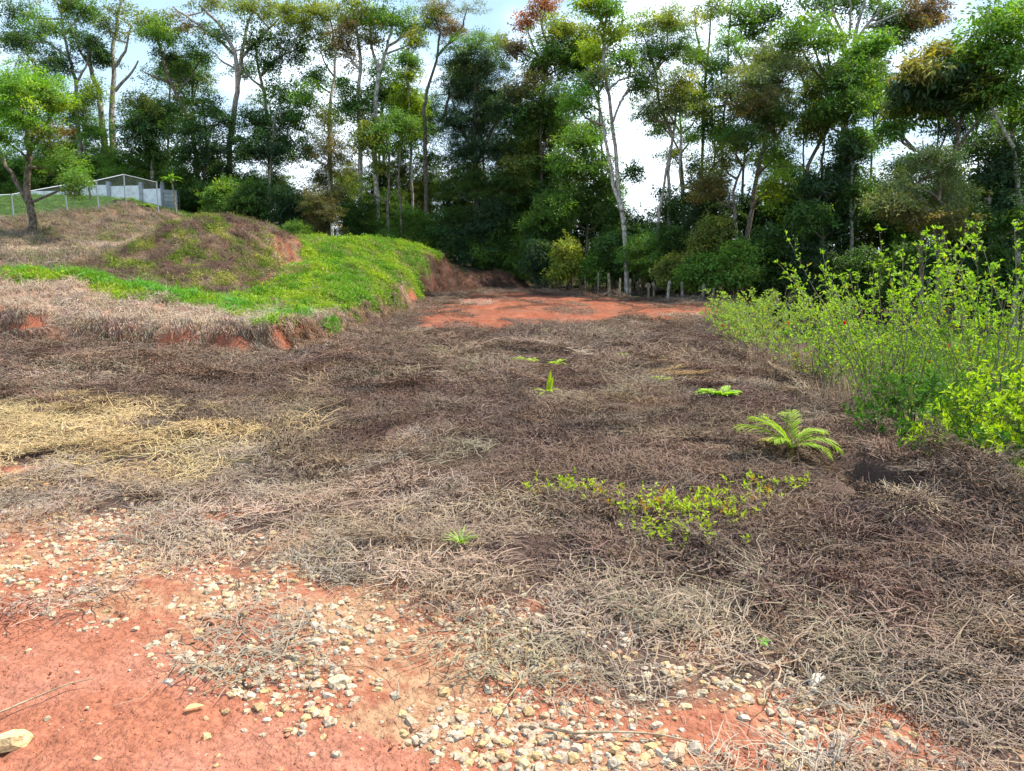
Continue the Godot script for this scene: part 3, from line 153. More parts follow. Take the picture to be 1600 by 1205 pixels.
	under_shrub("tall dark thicket bush behind the front shrubs, eleventh behind the hedge side", 18.39, -28.06, 5.02, 0.88, "mg", "broad", 0.12)
const POSTS := [
	[1.15, -38, 0.88],
	[1.52, -38, 0.69],
	[1.86, -38, 0.72],
	[2.17, -38, 0.75],
	[2.65, -36.05, 0.48],
	[2.74, -35.4, 0.76],
	[3.01, -34.77, 0.78],
	[3.21, -33.58, 0.69],
	[3.58, -32.47, 0.89],
	[3.83, -30.44, 1.01],
	[4.14, -29.98, 0.77],
	[4.55, -29.98, 0.77],
	[5.05, -28.66, 0.64],
	[5.24, -28.66, 0.69],
	[5.65, -28.24, 0.72],
	[6.11, -27.84, 0.69],
	[6.72, -27.45, 0.61],
	[6.93, -26.69, 0.53],
]

func _ready() -> void:
	rng.seed = 7
	set_camera_and_light()
	set_noises()
	set_materials()
	prepare_heights()
	build_ground()
	rng.seed = 101
	white_wall_and_fence()
	rng.seed = 102
	plant_trees()
	rng.seed = 103
	post_fence()
	rng.seed = 104
	hedge_on_the_right()
	rng.seed = 105
	grass_and_weeds()
	rng.seed = 106
	dead_litter()
	rng.seed = 107
	stones()
	rng.seed = 108
	small_plants()
	rng.seed = 109
	odds_and_ends()


# ---------------------------------------------------------------- camera, sky, sun

func set_camera_and_light() -> void:
	var cam := Camera3D.new()
	cam.name = "camera"
	cam.fov = 53.0
	cam.near = 0.05
	cam.far = 3000.0
	cam.position = Vector3(0, 1.6, 0)
	cam.rotation_degrees = Vector3(-9.5, 0, 0)
	add_child(cam)
	cam.current = true

	var sky_mat := ProceduralSkyMaterial.new()
	sky_mat.sky_top_color = Color(0.42, 0.64, 0.82)
	sky_mat.sky_horizon_color = Color(0.86, 0.93, 0.98)
	sky_mat.sky_curve = 0.22
	sky_mat.ground_bottom_color = Color(0.30, 0.27, 0.20)
	sky_mat.ground_horizon_color = Color(0.62, 0.66, 0.62)
	sky_mat.sun_angle_max = 12.0
	sky_mat.sky_energy_multiplier = 0.92
	sky_mat.sky_cover = cloud_cover()
	sky_mat.sky_cover_modulate = Color(1, 1, 1, 1)
	var sky := Sky.new()
	sky.sky_material = sky_mat
	var env := Environment.new()
	env.background_mode = Environment.BG_SKY
	env.sky = sky
	env.tonemap_mode = Environment.TONE_MAPPER_LINEAR
	env.tonemap_exposure = 2.05
	env.sdfgi_enabled = true
	env.ssao_enabled = true
	env.ssil_enabled = true
	var we := WorldEnvironment.new()
	we.name = "world_environment"
	we.environment = env
	add_child(we)

	var sun := DirectionalLight3D.new()
	sun.name = "sun"
	sun.light_energy = 1.6
	sun.light_color = Color(1.0, 0.955, 0.88)
	sun.light_angular_distance = 0.53
	sun.shadow_enabled = true
	var az := deg_to_rad(66.0)
	var el := deg_to_rad(60.0)
	var to_sun := Vector3(sin(az) * cos(el), sin(el), -cos(az) * cos(el))
	add_child(sun)
	sun.look_at_from_position(to_sun * 100.0, Vector3.ZERO, Vector3.UP)


func cloud_cover() -> ImageTexture:
	var a := FastNoiseLite.new()
	a.seed = 31
	a.frequency = 1.6
	a.fractal_octaves = 6
	a.fractal_gain = 0.55
	var w := 768
	var h := 384
	var im := Image.create(w, h, false, Image.FORMAT_RGBA8)
	for j in h:
		var th := PI * (j + 0.5) / h
		for i in w:
			var ph := TAU * (i + 0.5) / w
			var p := Vector3(sin(th) * cos(ph), cos(th) * 1.7, sin(th) * sin(ph))
			var v := a.get_noise_3dv(p * 1.3 + Vector3(0.4, 2.0, 0.9))
			var c := smoothstep(-0.2, 0.14, v)
			im.set_pixel(i, j, Color(0.80, 0.80, 0.80, c * 0.95))
	return ImageTexture.create_from_image(im)


# ---------------------------------------------------------------- helpers

func numbered(called: String) -> String:
	var n: int = taken.get(called, 0)
	taken[called] = n + 1
	return called if n == 0 else "%s_%03d" % [called, n]


func tag(o: Node, label: String, category: String, group := "", kind := "") -> void:
	o.set_meta("label", label)
	if category != "":
		o.set_meta("category", category)
	if group != "":
		o.set_meta("group", group)
	if kind != "":
		o.set_meta("kind", kind)


func base(called: String, at: Vector3) -> Node3D:
	var o := Node3D.new()
	o.name = numbered(called)
	o.position = at
	add_child(o)
	return o


func part(called: String, mesh: Mesh, mat: Material, parent: Node) -> MeshInstance3D:
	var o := MeshInstance3D.new()
	o.mesh = mesh
	o.material_override = mat
	o.name = called if parent != self else numbered(called)
	parent.add_child(o, true)
	return o


class Build:
	var v := PackedVector3Array()
	var n := PackedVector3Array()
	var c := PackedColorArray()
	var idx := PackedInt32Array()

	func tri(a: Vector3, b: Vector3, d: Vector3, col: Color) -> void:
		var nn := (d - a).cross(b - a).normalized()
		var k := v.size()
		v.append(a); v.append(b); v.append(d)
		n.append(nn); n.append(nn); n.append(nn)
		c.append(col); c.append(col); c.append(col)
		idx.append(k); idx.append(k + 1); idx.append(k + 2)

	func quad(a: Vector3, b: Vector3, d: Vector3, e: Vector3, col: Color) -> void:
		tri(a, b, d, col)
		tri(a, d, e, col)

	# a leaf folded along its midrib
	func leaf(at: Vector3, dir: Vector3, up: Vector3, l: float, w: float, col: Color, fold := 0.15) -> void:
		var side := dir.cross(up).normalized()
		var u := side.cross(dir).normalized()
		var mid := at + dir * (l * 0.42) + u * (w * fold)
		var tip := at + dir * l - u * (l * 0.08)
		var a := mid + side * (w * 0.5)
		var b := mid - side * (w * 0.5)
		tri(at, tip, a, col)
		tri(at, b, tip, col)

	# a rounder leaf of four faces on each half for plants that stand close
	func big_leaf(at: Vector3, dir: Vector3, up: Vector3, l: float, w: float, col: Color, droop: float, steps := 5) -> void:
		var p := at
		var d := dir.normalized()
		var last_l := at
		var last_r := at
		var last_m := at
		for k in range(1, steps + 1):
			var t := float(k) / steps
			d = (d + Vector3(0, -droop / steps, 0)).normalized()
			p += d * (l / steps)
			var side := d.cross(up).normalized()
			var u := side.cross(d).normalized()
			var hw := w * 0.5 * sin(PI * pow(t, 0.75)) if k < steps else 0.0
			var a := p + side * hw + u * (hw * 0.35)
			var b := p - side * hw + u * (hw * 0.35)
			quad(last_m, p, a, last_l, col)
			quad(last_m, last_r, b, p, col * 0.96)
			last_l = a
			last_r = b
			last_m = p

	# a flat blade or stem that follows points
	func strip(pts: Array, w0: float, w1: float, side: Vector3, col: Color) -> void:
		var m := pts.size() - 1
		for k in m:
			var wa := lerpf(w0, w1, float(k) / m) * 0.5
			var wb := lerpf(w0, w1, float(k + 1) / m) * 0.5
			quad(pts[k] - side * wa, pts[k] + side * wa, pts[k + 1] + side * wb, pts[k + 1] - side * wb, col)

	func tube(pts: Array, radii: Array, sides: int, col: Color, cap := false) -> void:
		var k0 := v.size()
		var m := pts.size()
		var ref := Vector3(0.31, 0.2, 0.93).normalized()
		for k in m:
			var d: Vector3 = (pts[mini(k + 1, m - 1)] - pts[maxi(k - 1, 0)]).normalized()
			var a := d.cross(ref).normalized()
			var b := a.cross(d).normalized()
			for s in sides:
				var an := TAU * s / sides
				var r := a * cos(an) + b * sin(an)
				v.append(pts[k] + r * radii[k])
				n.append(r)
				c.append(col)
		for k in m - 1:
			for s in sides:
				var s2 := (s + 1) % sides
				var p := k0 + k * sides + s
				var q := k0 + k * sides + s2
				var r := p + sides
				var t := q + sides
				for i in [p, t, r, p, q, t]:
					idx.append(i)
		if cap:
			var top: Vector3 = pts[m - 1]
			var d2: Vector3 = (pts[m - 1] - pts[m - 2]).normalized()
			var kc := v.size()
			v.append(top); n.append(d2); c.append(col)
			for s in sides:
				v.append(v[k0 + (m - 1) * sides + s]); n.append(d2); c.append(col)
			for s in sides:
				for i in [kc, kc + 1 + (s + 1) % sides, kc + 1 + s]:
					idx.append(i)

	func box(a: Vector3, b: Vector3, col: Color) -> void:
		var p := [Vector3(a.x, a.y, a.z), Vector3(b.x, a.y, a.z), Vector3(b.x, b.y, a.z), Vector3(a.x, b.y, a.z), Vector3(a.x, a.y, b.z), Vector3(b.x, a.y, b.z), Vector3(b.x, b.y, b.z), Vector3(a.x, b.y, b.z)]
		for f in [[0, 1, 2, 3], [5, 4, 7, 6], [4, 0, 3, 7], [1, 5, 6, 2], [3, 2, 6, 7], [4, 5, 1, 0]]:
			quad(p[f[0]], p[f[1]], p[f[2]], p[f[3]], col)

	func mesh() -> ArrayMesh:
		var arr := []
		arr.resize(Mesh.ARRAY_MAX)
		arr[Mesh.ARRAY_VERTEX] = v
		arr[Mesh.ARRAY_NORMAL] = n
		arr[Mesh.ARRAY_COLOR] = c
		arr[Mesh.ARRAY_INDEX] = idx
		var m := ArrayMesh.new()
		m.add_surface_from_arrays(Mesh.PRIMITIVE_TRIANGLES, arr)
		return m


func rr(a: float, b: float) -> float:
	return rng.randf_range(a, b)


func rdir() -> Vector3:
	var z := rr(-1, 1)
	var a := rr(0, TAU)
	return Vector3(sqrt(1 - z * z) * cos(a), z, sqrt(1 - z * z) * sin(a))


func vary(c: Color, by: float) -> Color:
	var k := 1.0 + rr(-by, by)
	return Color(c.r * k * (1 + rr(-by, by) * 0.35), c.g * k, c.b * k * (1 + rr(-by, by) * 0.35))


# many copies of a few meshes: rows is one array of [Transform3D, Color] for each mesh
func scatter(parent: Node, called: String, meshes: Array, rows: Array, mat: Material) -> void:
	for k in meshes.size():
		var list: Array = rows[k]
		if list.is_empty():
			continue
		var mm := MultiMesh.new()
		mm.transform_format = MultiMesh.TRANSFORM_3D
		mm.use_colors = true
		mm.mesh = meshes[k]
		mm.instance_count = list.size()
		var buf := PackedFloat32Array()
		buf.resize(list.size() * 16)
		var at := 0
		for row in list:
			var t: Transform3D = row[0]
			var c: Color = row[1]
			var b := t.basis
			buf[at] = b.x.x; buf[at + 1] = b.y.x; buf[at + 2] = b.z.x; buf[at + 3] = t.origin.x
			buf[at + 4] = b.x.y; buf[at + 5] = b.y.y; buf[at + 6] = b.z.y; buf[at + 7] = t.origin.y
			buf[at + 8] = b.x.z; buf[at + 9] = b.y.z; buf[at + 10] = b.z.z; buf[at + 11] = t.origin.z
			buf[at + 12] = c.r; buf[at + 13] = c.g; buf[at + 14] = c.b; buf[at + 15] = 1.0
			at += 16
		mm.buffer = buf
		var o := MultiMeshInstance3D.new()
		o.multimesh = mm
		o.material_override = mat
		o.name = called
		o.set_meta("kind", "stuff")
		parent.add_child(o, true)


func lay(x: float, d: float, lift: float, size: float, tilt := 0.12, follow := 1.0) -> Transform3D:
	var up := Vector3.UP.lerp(normal_at(x, d), follow).normalized()
	up = (up + Vector3(rr(-tilt, tilt), 0, rr(-tilt, tilt))).normalized()
	var f := Vector3(rr(-1, 1), 0, rr(-1, 1)).normalized()
	var s := up.cross(f).normalized()
	f = s.cross(up).normalized()
	return Transform3D(Basis(s * size, up * size, f * size), Vector3(x, height(x, d) + lift, -d))


func along(table: Array, t: float) -> float:
	if t <= table[0][0]:
		return table[0][1]
	for k in range(1, table.size()):
		if t <= table[k][0]:
			var a: Array = table[k - 1]
			var b: Array = table[k]
			return lerpf(a[1], b[1], (t - a[0]) / (b[0] - a[0]))
	return table[-1][1]


# ---------------------------------------------------------------- materials

func set_noises() -> void:
	n_big.seed = 3; n_big.frequency = 0.35; n_big.fractal_octaves = 4
	n_mid.seed = 11; n_mid.frequency = 1.6; n_mid.fractal_octaves = 4
	n_small.seed = 23; n_small.frequency = 7.0; n_small.fractal_octaves = 3


func noise_tex(sd: int, freq: float, octaves: int, ramp: Gradient, kind := FastNoiseLite.TYPE_SIMPLEX_SMOOTH, size := 512) -> NoiseTexture2D:
	var f := FastNoiseLite.new()
	f.noise_type = kind
	f.seed = sd
	f.frequency = freq
	f.fractal_octaves = octaves
	f.fractal_gain = 0.6
	var t := NoiseTexture2D.new()
	t.width = size
	t.height = size
	t.seamless = true
	t.noise = f
	if ramp:
		t.color_ramp = ramp
	return t


func ramp(a: Color, b: Color, c: Color) -> Gradient:
	var g := Gradient.new()
	g.offsets = PackedFloat32Array([0.2, 0.5, 0.8])
	g.colors = PackedColorArray([a, b, c])
	return g


func leaf_material(rough: float, spec: float, back: Color) -> StandardMaterial3D:
	var m := StandardMaterial3D.new()
	m.vertex_color_use_as_albedo = true
	m.roughness = rough
	m.metallic_specular = spec
	m.cull_mode = BaseMaterial3D.CULL_DISABLED
	m.backlight_enabled = true
	m.backlight = back
	return m


func set_materials() -> void:
	M.leaf = leaf_material(0.5, 0.4, Color(0.95, 1.0, 0.5))
	M.thin_leaf = leaf_material(0.55, 0.35, Color(0.95, 0.98, 0.5))
	M.grass = leaf_material(0.6, 0.3, Color(0.85, 0.9, 0.4))
	M.dry = leaf_material(0.85, 0.25, Color(0.5, 0.45, 0.4))
	M.petal = leaf_material(0.6, 0.3, Color(0.8, 0.4, 0.35))

	var soil := StandardMaterial3D.new()
	soil.vertex_color_use_as_albedo = true
	soil.roughness = 0.95
	soil.metallic_specular = 0.2
	soil.uv1_triplanar = true
	soil.uv1_world_triplanar = true
	soil.uv1_scale = Vector3(0.9, 0.9, 0.9)
	soil.albedo_texture = noise_tex(5, 0.03, 6, ramp(Color(0.80, 0.78, 0.77), Color(0.93, 0.92, 0.91), Color(1, 1, 1)), FastNoiseLite.TYPE_SIMPLEX_SMOOTH, 1024)
	soil.heightmap_enabled = true
	soil.heightmap_scale = 1.5
	soil.heightmap_texture = noise_tex(9, 0.035, 6, null, FastNoiseLite.TYPE_SIMPLEX_SMOOTH, 1024)
	M.soil = soil

	var bark := StandardMaterial3D.new()
	bark.vertex_color_use_as_albedo = true
	bark.roughness = 0.9
	bark.metallic_specular = 0.2
	bark.uv1_triplanar = true
	bark.uv1_world_triplanar = true
	bark.uv1_scale = Vector3(1.3, 0.6, 1.3)
	bark.albedo_texture = noise_tex(15, 0.03, 5, ramp(Color(0.45, 0.43, 0.40), Color(0.8, 0.78, 0.76), Color(1, 1, 1)), FastNoiseLite.TYPE_SIMPLEX_SMOOTH, 256)
	bark.heightmap_enabled = true
	bark.heightmap_scale = 1.5
	bark.heightmap_texture = noise_tex(16, 0.06, 4, null, FastNoiseLite.TYPE_SIMPLEX_SMOOTH, 256)
	M.bark = bark

	var stone := StandardMaterial3D.new()
	stone.vertex_color_use_as_albedo = true
	stone.roughness = 0.85
	stone.metallic_specular = 0.3
	stone.uv1_triplanar = true
	stone.uv1_world_triplanar = true
	stone.uv1_scale = Vector3(7, 7, 7)
	stone.albedo_texture = noise_tex(25, 0.03, 5, ramp(Color(0.72, 0.68, 0.62), Color(0.92, 0.9, 0.87), Color(1, 1, 1)), FastNoiseLite.TYPE_SIMPLEX_SMOOTH, 256)
	stone.heightmap_enabled = true
	stone.heightmap_scale = 0.25
	stone.heightmap_texture = noise_tex(26, 0.05, 4, null, FastNoiseLite.TYPE_SIMPLEX_SMOOTH, 256)
	M.stone = stone

	var plaster := StandardMaterial3D.new()
	plaster.vertex_color_use_as_albedo = true
	plaster.roughness = 0.9
	plaster.uv1_triplanar = true
	plaster.uv1_world_triplanar = true
	plaster.uv1_scale = Vector3(0.4, 0.4, 0.4)
	plaster.albedo_texture = noise_tex(35, 0.02, 5, ramp(Color(0.82, 0.82, 0.80), Color(0.95, 0.95, 0.94), Color(1, 1, 1)), FastNoiseLite.TYPE_SIMPLEX_SMOOTH, 256)
	M.plaster = plaster

	var metal := StandardMaterial3D.new()
	metal.vertex_color_use_as_albedo = true
	metal.metallic = 0.4
	metal.roughness = 0.55
	M.metal = metal


# ---------------------------------------------------------------- heights

var grid := PackedFloat32Array()
const GX0 := -42.0
const GD0 := 8.0
const GS := 0.5
const GNX := 110
const GND := 110


func tps(r2: float) -> float:
	return 0.0 if r2 < 1e-9 else r2 * log(r2) * 0.5


func prepare_heights() -> void:
	# a thin plate through the surveyed points of the high ground on the left
	var n := CTRL.size()
	var m := n + 3
	var a := []
	for i in m:
		var row := PackedFloat64Array()
		row.resize(m + 1)
		a.append(row)
	for i in n:
		for j in n:
			var dx: float = CTRL[i][0] - CTRL[j][0]
			var dd: float = CTRL[i][1] - CTRL[j][1]
			a[i][j] = tps(dx * dx + dd * dd)
		a[i][i] = 0.02
		a[i][n] = 1.0; a[i][n + 1] = CTRL[i][0]; a[i][n + 2] = CTRL[i][1]
		a[n][i] = 1.0; a[n + 1][i] = CTRL[i][0]; a[n + 2][i] = CTRL[i][1]
		a[i][m] = CTRL[i][2]
	for i in m:
		var p := i
		for r in range(i + 1, m):
			if absf(a[r][i]) > absf(a[p][i]):
				p = r
		var t = a[i]; a[i] = a[p]; a[p] = t
		for r in range(i + 1, m):
			var k: float = a[r][i] / a[i][i]
			if k != 0.0:
				var ri: PackedFloat64Array = a[i]
				var rw: PackedFloat64Array = a[r]
				for c in range(i, m + 1):
					rw[c] -= k * ri[c]
				a[r] = rw
	var w := PackedFloat64Array()
	w.resize(m)
	for i in range(m - 1, -1, -1):
		var s: float = a[i][m]
		for j in range(i + 1, m):
			s -= a[i][j] * w[j]
		w[i] = s / a[i][i]
	grid.resize(GNX * GND)
	for j in GND:
		for i in GNX:
			var x := GX0 + i * GS
			var d := GD0 + j * GS
			var h: float = w[n] + w[n + 1] * x + w[n + 2] * d
			for k in n:
				var dx: float = x - CTRL[k][0]
				var dd: float = d - CTRL[k][1]
				h += w[k] * tps(dx * dx + dd * dd)
			grid[j * GNX + i] = clampf(h, 0.05, 5.5)


func high(x: float, d: float) -> float:
	var u := clampf((x - GX0) / GS, 0, GNX - 1.001)
	var v := clampf((d - GD0) / GS, 0, GND - 1.001)
	var i := int(u)
	var j := int(v)
	var k := j * GNX + i
	return lerpf(lerpf(grid[k], grid[k + 1], u - i), lerpf(grid[k + GNX], grid[k + GNX + 1], u - i), v - j)


# metres inside the bank's foot (positive on the high ground)
func bank(x: float, d: float) -> float:
	if d < 10.0:
		return -3.0
	if x > 6.0 and d < 60.0:
		return -5.0
	var best := 1e9
	var p := Vector2(x, d)
	var inside := false
	for k in BANK.size() - 1:
		var a := Vector2(BANK[k][0], BANK[k][1])
		var b := Vector2(BANK[k + 1][0], BANK[k + 1][1])
		var ab := b - a
		var t := clampf((p - a).dot(ab) / ab.length_squared(), 0, 1)
		var q := a + ab * t
		var dist := p.distance_squared_to(q)
		if dist < best:
			best = dist
			inside = ab.cross(p - a) > 0.0
	best = sqrt(best)
	return best if inside else -best


func height(x: float, d: float) -> float:
	var h := 0.028 * n_big.get_noise_2d(x * 1.5, d * 1.5) + 0.045 * n_mid.get_noise_2d(x * 0.9, d * 0.9) * rough_here(x, d)
	h += 0.012 * n_small.get_noise_2d(x, d)
	if d < 6.5 and d - along(ROAD, x) < 0.1:
		h -= 0.014 * (1.0 - smoothstep(0.0, 0.045, absf(n_mid.get_noise_2d(x * 1.1 + 21.0, d * 1.4)))) + 0.01 * maxf(n_small.get_noise_2d(x * 0.6, d * 0.6 + 30.0), 0.0)
	# the hedge side falls away to a lawn
	var e := x - along(EDGE, d)
	if e > -0.6:
		h -= 0.62 * smoothstep(-0.2, 1.7, e) * smoothstep(1.5, 6.0, d) + 0.5 * smoothstep(4.0, 14.0, e)
	if d < 9.0 and x > 1.0:
		h -= 0.8 * exp(-pow((x - 2.6) / 0.16, 4) - pow((d - 5.25) / 0.55, 4))
		h += 0.27 * exp(-pow((x - 2.95) / 0.32, 2) - pow((d - 4.85) / 0.7, 2))
		h += 0.12 * exp(-pow((x - 2.3) / 0.5, 2) - pow((d - 4.35) / 0.3, 2))
	if d < 11.0:
		return h
	var s := bank(x, d)
	if s > -0.4:
		var rag := 0.16 * n_mid.get_noise_2d(x * 1.3, d * 0.6)
		rag -= 0.45 * exp(-pow((x + 8.1) / 0.45, 2)) + 0.2 * exp(-pow((x + 5.35) / 0.22, 2)) + 0.14 * exp(-pow((x + 6.3) / 0.2, 2)) if d < 15.5 else 0.0
		var t := smoothstep(0.0, 0.34, s + rag)
		if d > 18.0:
			t = smoothstep(-0.1, lerpf(0.5, 1.1, smoothstep(27.0, 34.0, d)), s + rag)
		if t > 0.0:
			var up := high(x, d) + 0.13 * n_big.get_noise_2d(x * 2.0, d * 2.0) + 0.09 * n_mid.get_noise_2d(x * 0.8, d * 0.8)
			up += 0.42 * exp(-pow((x + 9.5) / 1.9, 2) - pow((d - 25.4) / 2.0, 2)) - 0.35 * exp(-pow((x + 12.6) / 0.9, 2) - pow((d - 25.5) / 2.5, 2)) - 0.3 * exp(-pow((x + 7.2) / 0.7, 2) - pow((d - 22.5) / 3.5, 2))
			h = lerpf(h, up, t)
	if d > 44.0:
		h = lerpf(h, -9.0, smoothstep(44.0, 110.0, d)) - 0.03 * maxf(d - 110.0, 0.0)
	return h


func rough_here(x: float, d: float) -> float:
	return 0.35 + 1.3 * smoothstep(-0.2, 1.2, d - along(GRAVEL, x))


func normal_at(x: float, d: float) -> Vector3:
	var e := 0.12
	return Vector3(height(x - e, d) - height(x + e, d), 2 * e, -(height(x, d - e) - height(x, d + e))).normalized()


func in_poly(poly: Array, x: float, d: float) -> bool:
	var inside := false
	var j := poly.size() - 1
	for i in poly.size():
		if (poly[i][1] > d) != (poly[j][1] > d) and x < (poly[j][0] - poly[i][0]) * (d - poly[i][1]) / (poly[j][1] - poly[i][1]) + poly[i][0]:
			inside = not inside
		j = i
	return inside


func red_patch(x: float, d: float) -> bool:
	if d < 15.0 or d > 37.0:
		return false
	var a := n_big.get_noise_2d(x * 3.0 + 40.0, d * 1.6)
	var b := n_mid.get_noise_2d(x * 0.7, d * 0.5 + 9.0)
	return in_poly(RED_PATCH, x + a * 1.0, d + b * 1.6)


# how thickly dead weeds cover the plot, 0 to 1
func cover(x: float, d: float) -> float:
	var g := d - along(ROAD, x)
	if g < -0.1:
		return 0.0
	var q := d - along(GRAVEL, x)
	var v := n_big.get_noise_2d(x * 3.2, d * 3.2) + 0.6 * n_mid.get_noise_2d(x * 0.9 + 5.0, d * 0.9)
	var c := 0.24 * smoothstep(0.0, 0.7, g + v * 0.5) + 0.76 * smoothstep(-0.45, 1.0, q + v * 0.9)
	return clampf(c, 0, 1)


enum {PLOT, BANK_FACE, STRAW_TOP, GREEN, TRAIL, BROWN, KNOLL, LAWN, WOOD}

# what the ground is made of at a place
func zone(x: float, d: float) -> int:
	var wob := n_mid.get_noise_2d(x * 0.5 + 3.0, d * 0.5) * 0.9 + n_small.get_noise_2d(x * 0.4, d * 0.4) * 0.35
	var e := x - along(EDGE, d)
	if d > 39.0 + wob and x < -14.0:
		return LAWN
	if d > 40.0 + wob * 2.0:
		return WOOD
	var s := bank(x, d)
	if s <= 0.0:
		var far := 32.0 - (x - 2.6) * 1.36 if x < 7.0 else 26.0 - (x - 7.0) * 0.35
		if d > minf(far, 39.5) - 0.2 + wob:
			return WOOD
		return LAWN if e > 2.2 else PLOT
	if s < (0.4 if d < 15.5 else 0.22) + wob * 0.3 and d < 27.0:
		return BANK_FACE
	# the trail between brown hump and green mound runs up from (-6.4, 18.4) to (-7.5, 27)
	var tx := along([[17.6, -6.0], [18.6, -6.6], [21.5, -6.75], [24.0, -7.05], [26.5, -7.5], [30.0, -8.4]], d)
	if x > tx + 0.35 + wob * 0.5 or (d < 17.5 and x > -7.0):
		if d < 17.6 + wob and s < along([[-9.0, 2.2], [-6.0, 2.3], [-4.9, 1.5], [-4.2, 0.7]], x) + wob:
			return STRAW_TOP
		if d > 29.0 and s < along([[29.0, 0.4], [33.0, 0.9], [36.0, 1.5], [38.0, 2.4]], d) + wob * 0.6:
			return BROWN
		if d > 38.5 + wob:
			return WOOD
		return GREEN
	if x > tx - 0.3 + wob * 0.5 and d > 18.3:
		return TRAIL
	if d < 16.0 + wob:
		return STRAW_TOP
	if d < 18.3 + wob * 0.5:
		return GREEN
	if x > -12.4 and d > 18.5:
		return BROWN if d < 31.0 else WOOD
	if x > -14.6 and d > 28.5 and d < 32.0 and x < -12.6:
		return TRAIL
	if absf(d - along([[-22.0, 23.0], [-17.0, 24.6], [-13.5, 27.0], [-12.4, 28.5]], x)) < 1.0 + wob:
		return STRAW_TOP
	if d > 33.5 and x > -15.2:
		return WOOD
	if x < -17.6 and d > along([[-30.0, 27.0], [-19.6, 31.0], [-17.6, 34.8], [-16.0, 38.0]], x):
		return LAWN
	return KNOLL


const RED := Color(0.325, 0.128, 0.080)
const DARK_RED := Color(0.26, 0.085, 0.048)
const ORANGE := Color(0.42, 0.19, 0.07)
const MULCH := Color(0.10, 0.068, 0.056)
const STRAW_SOIL := Color(0.25, 0.16, 0.12)

func ground_color(x: float, d: float) -> Color:
	var a := n_mid.get_noise_2d(x * 0.8 + 17.0, d * 0.8)
	var b := n_small.get_noise_2d(x * 1.5, d * 1.5 + 8.0)
	var big := n_big.get_noise_2d(x + 50.0, d)
	var c := RED
	match zone(x, d):
		PLOT:
			if red_patch(x, d):
				c = RED.lerp(DARK_RED, clampf(0.85 + a * 1.6, 0, 1)).lerp(Color(0.17, 0.10, 0.07), clampf(b * 1.5 + big, 0, 0.6))
			else:
				var k := cover(x, d)
				var soil := RED.lerp(DARK_RED, clampf(a * 1.1 + 0.1, 0, 1)).lerp(ORANGE, clampf(big * 1.4, 0, 0.7))
				if d - along(ROAD, x) < 0.0:
					soil = RED.lerp(Color(0.36, 0.16, 0.11), clampf(a * 1.6 + 0.4, 0, 1))
				else:
					soil = soil.lerp(Color(0.36, 0.23, 0.14), clampf(0.35 + a * 1.5 + b * 0.8, 0, 0.85) * (1.0 - smoothstep(0.0, 1.4, d - along(GRAVEL, x))))
				c = soil.lerp(MULCH, smoothstep(0.35, 0.8, k + a * 0.35))
		BANK_FACE:
			c = RED.lerp(DARK_RED, clampf(0.4 + a * 1.4, 0, 1))
		STRAW_TOP:
			c = STRAW_SOIL.lerp(RED, clampf(a * 1.4, 0, 0.8))
		GREEN:
			c = Color(0.10, 0.13, 0.03).lerp(Color(0.16, 0.12, 0.05), clampf(a, 0, 1))
		TRAIL:
			c = DARK_RED.lerp(Color(0.2, 0.14, 0.1), clampf(b * 2.0 + 0.4, 0, 0.8))
		BROWN:
			c = (Color(0.13, 0.09, 0.065) if x < -5.0 else Color(0.085, 0.052, 0.042)).lerp(DARK_RED, clampf(a * 0.8, 0, 0.5))
		KNOLL:
			c = Color(0.17, 0.12, 0.09).lerp(RED, clampf(a * 1.5 - 0.2, 0, 0.9))
		LAWN:
			c = Color(0.09, 0.15, 0.03).lerp(Color(0.16, 0.13, 0.06), clampf(a * 1.2, 0, 1))
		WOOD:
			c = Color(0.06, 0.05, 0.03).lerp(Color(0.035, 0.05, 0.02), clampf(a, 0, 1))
	var k2 := 1.0 + b * 0.35
	return Color(c.r * k2, c.g * k2, c.b * k2)


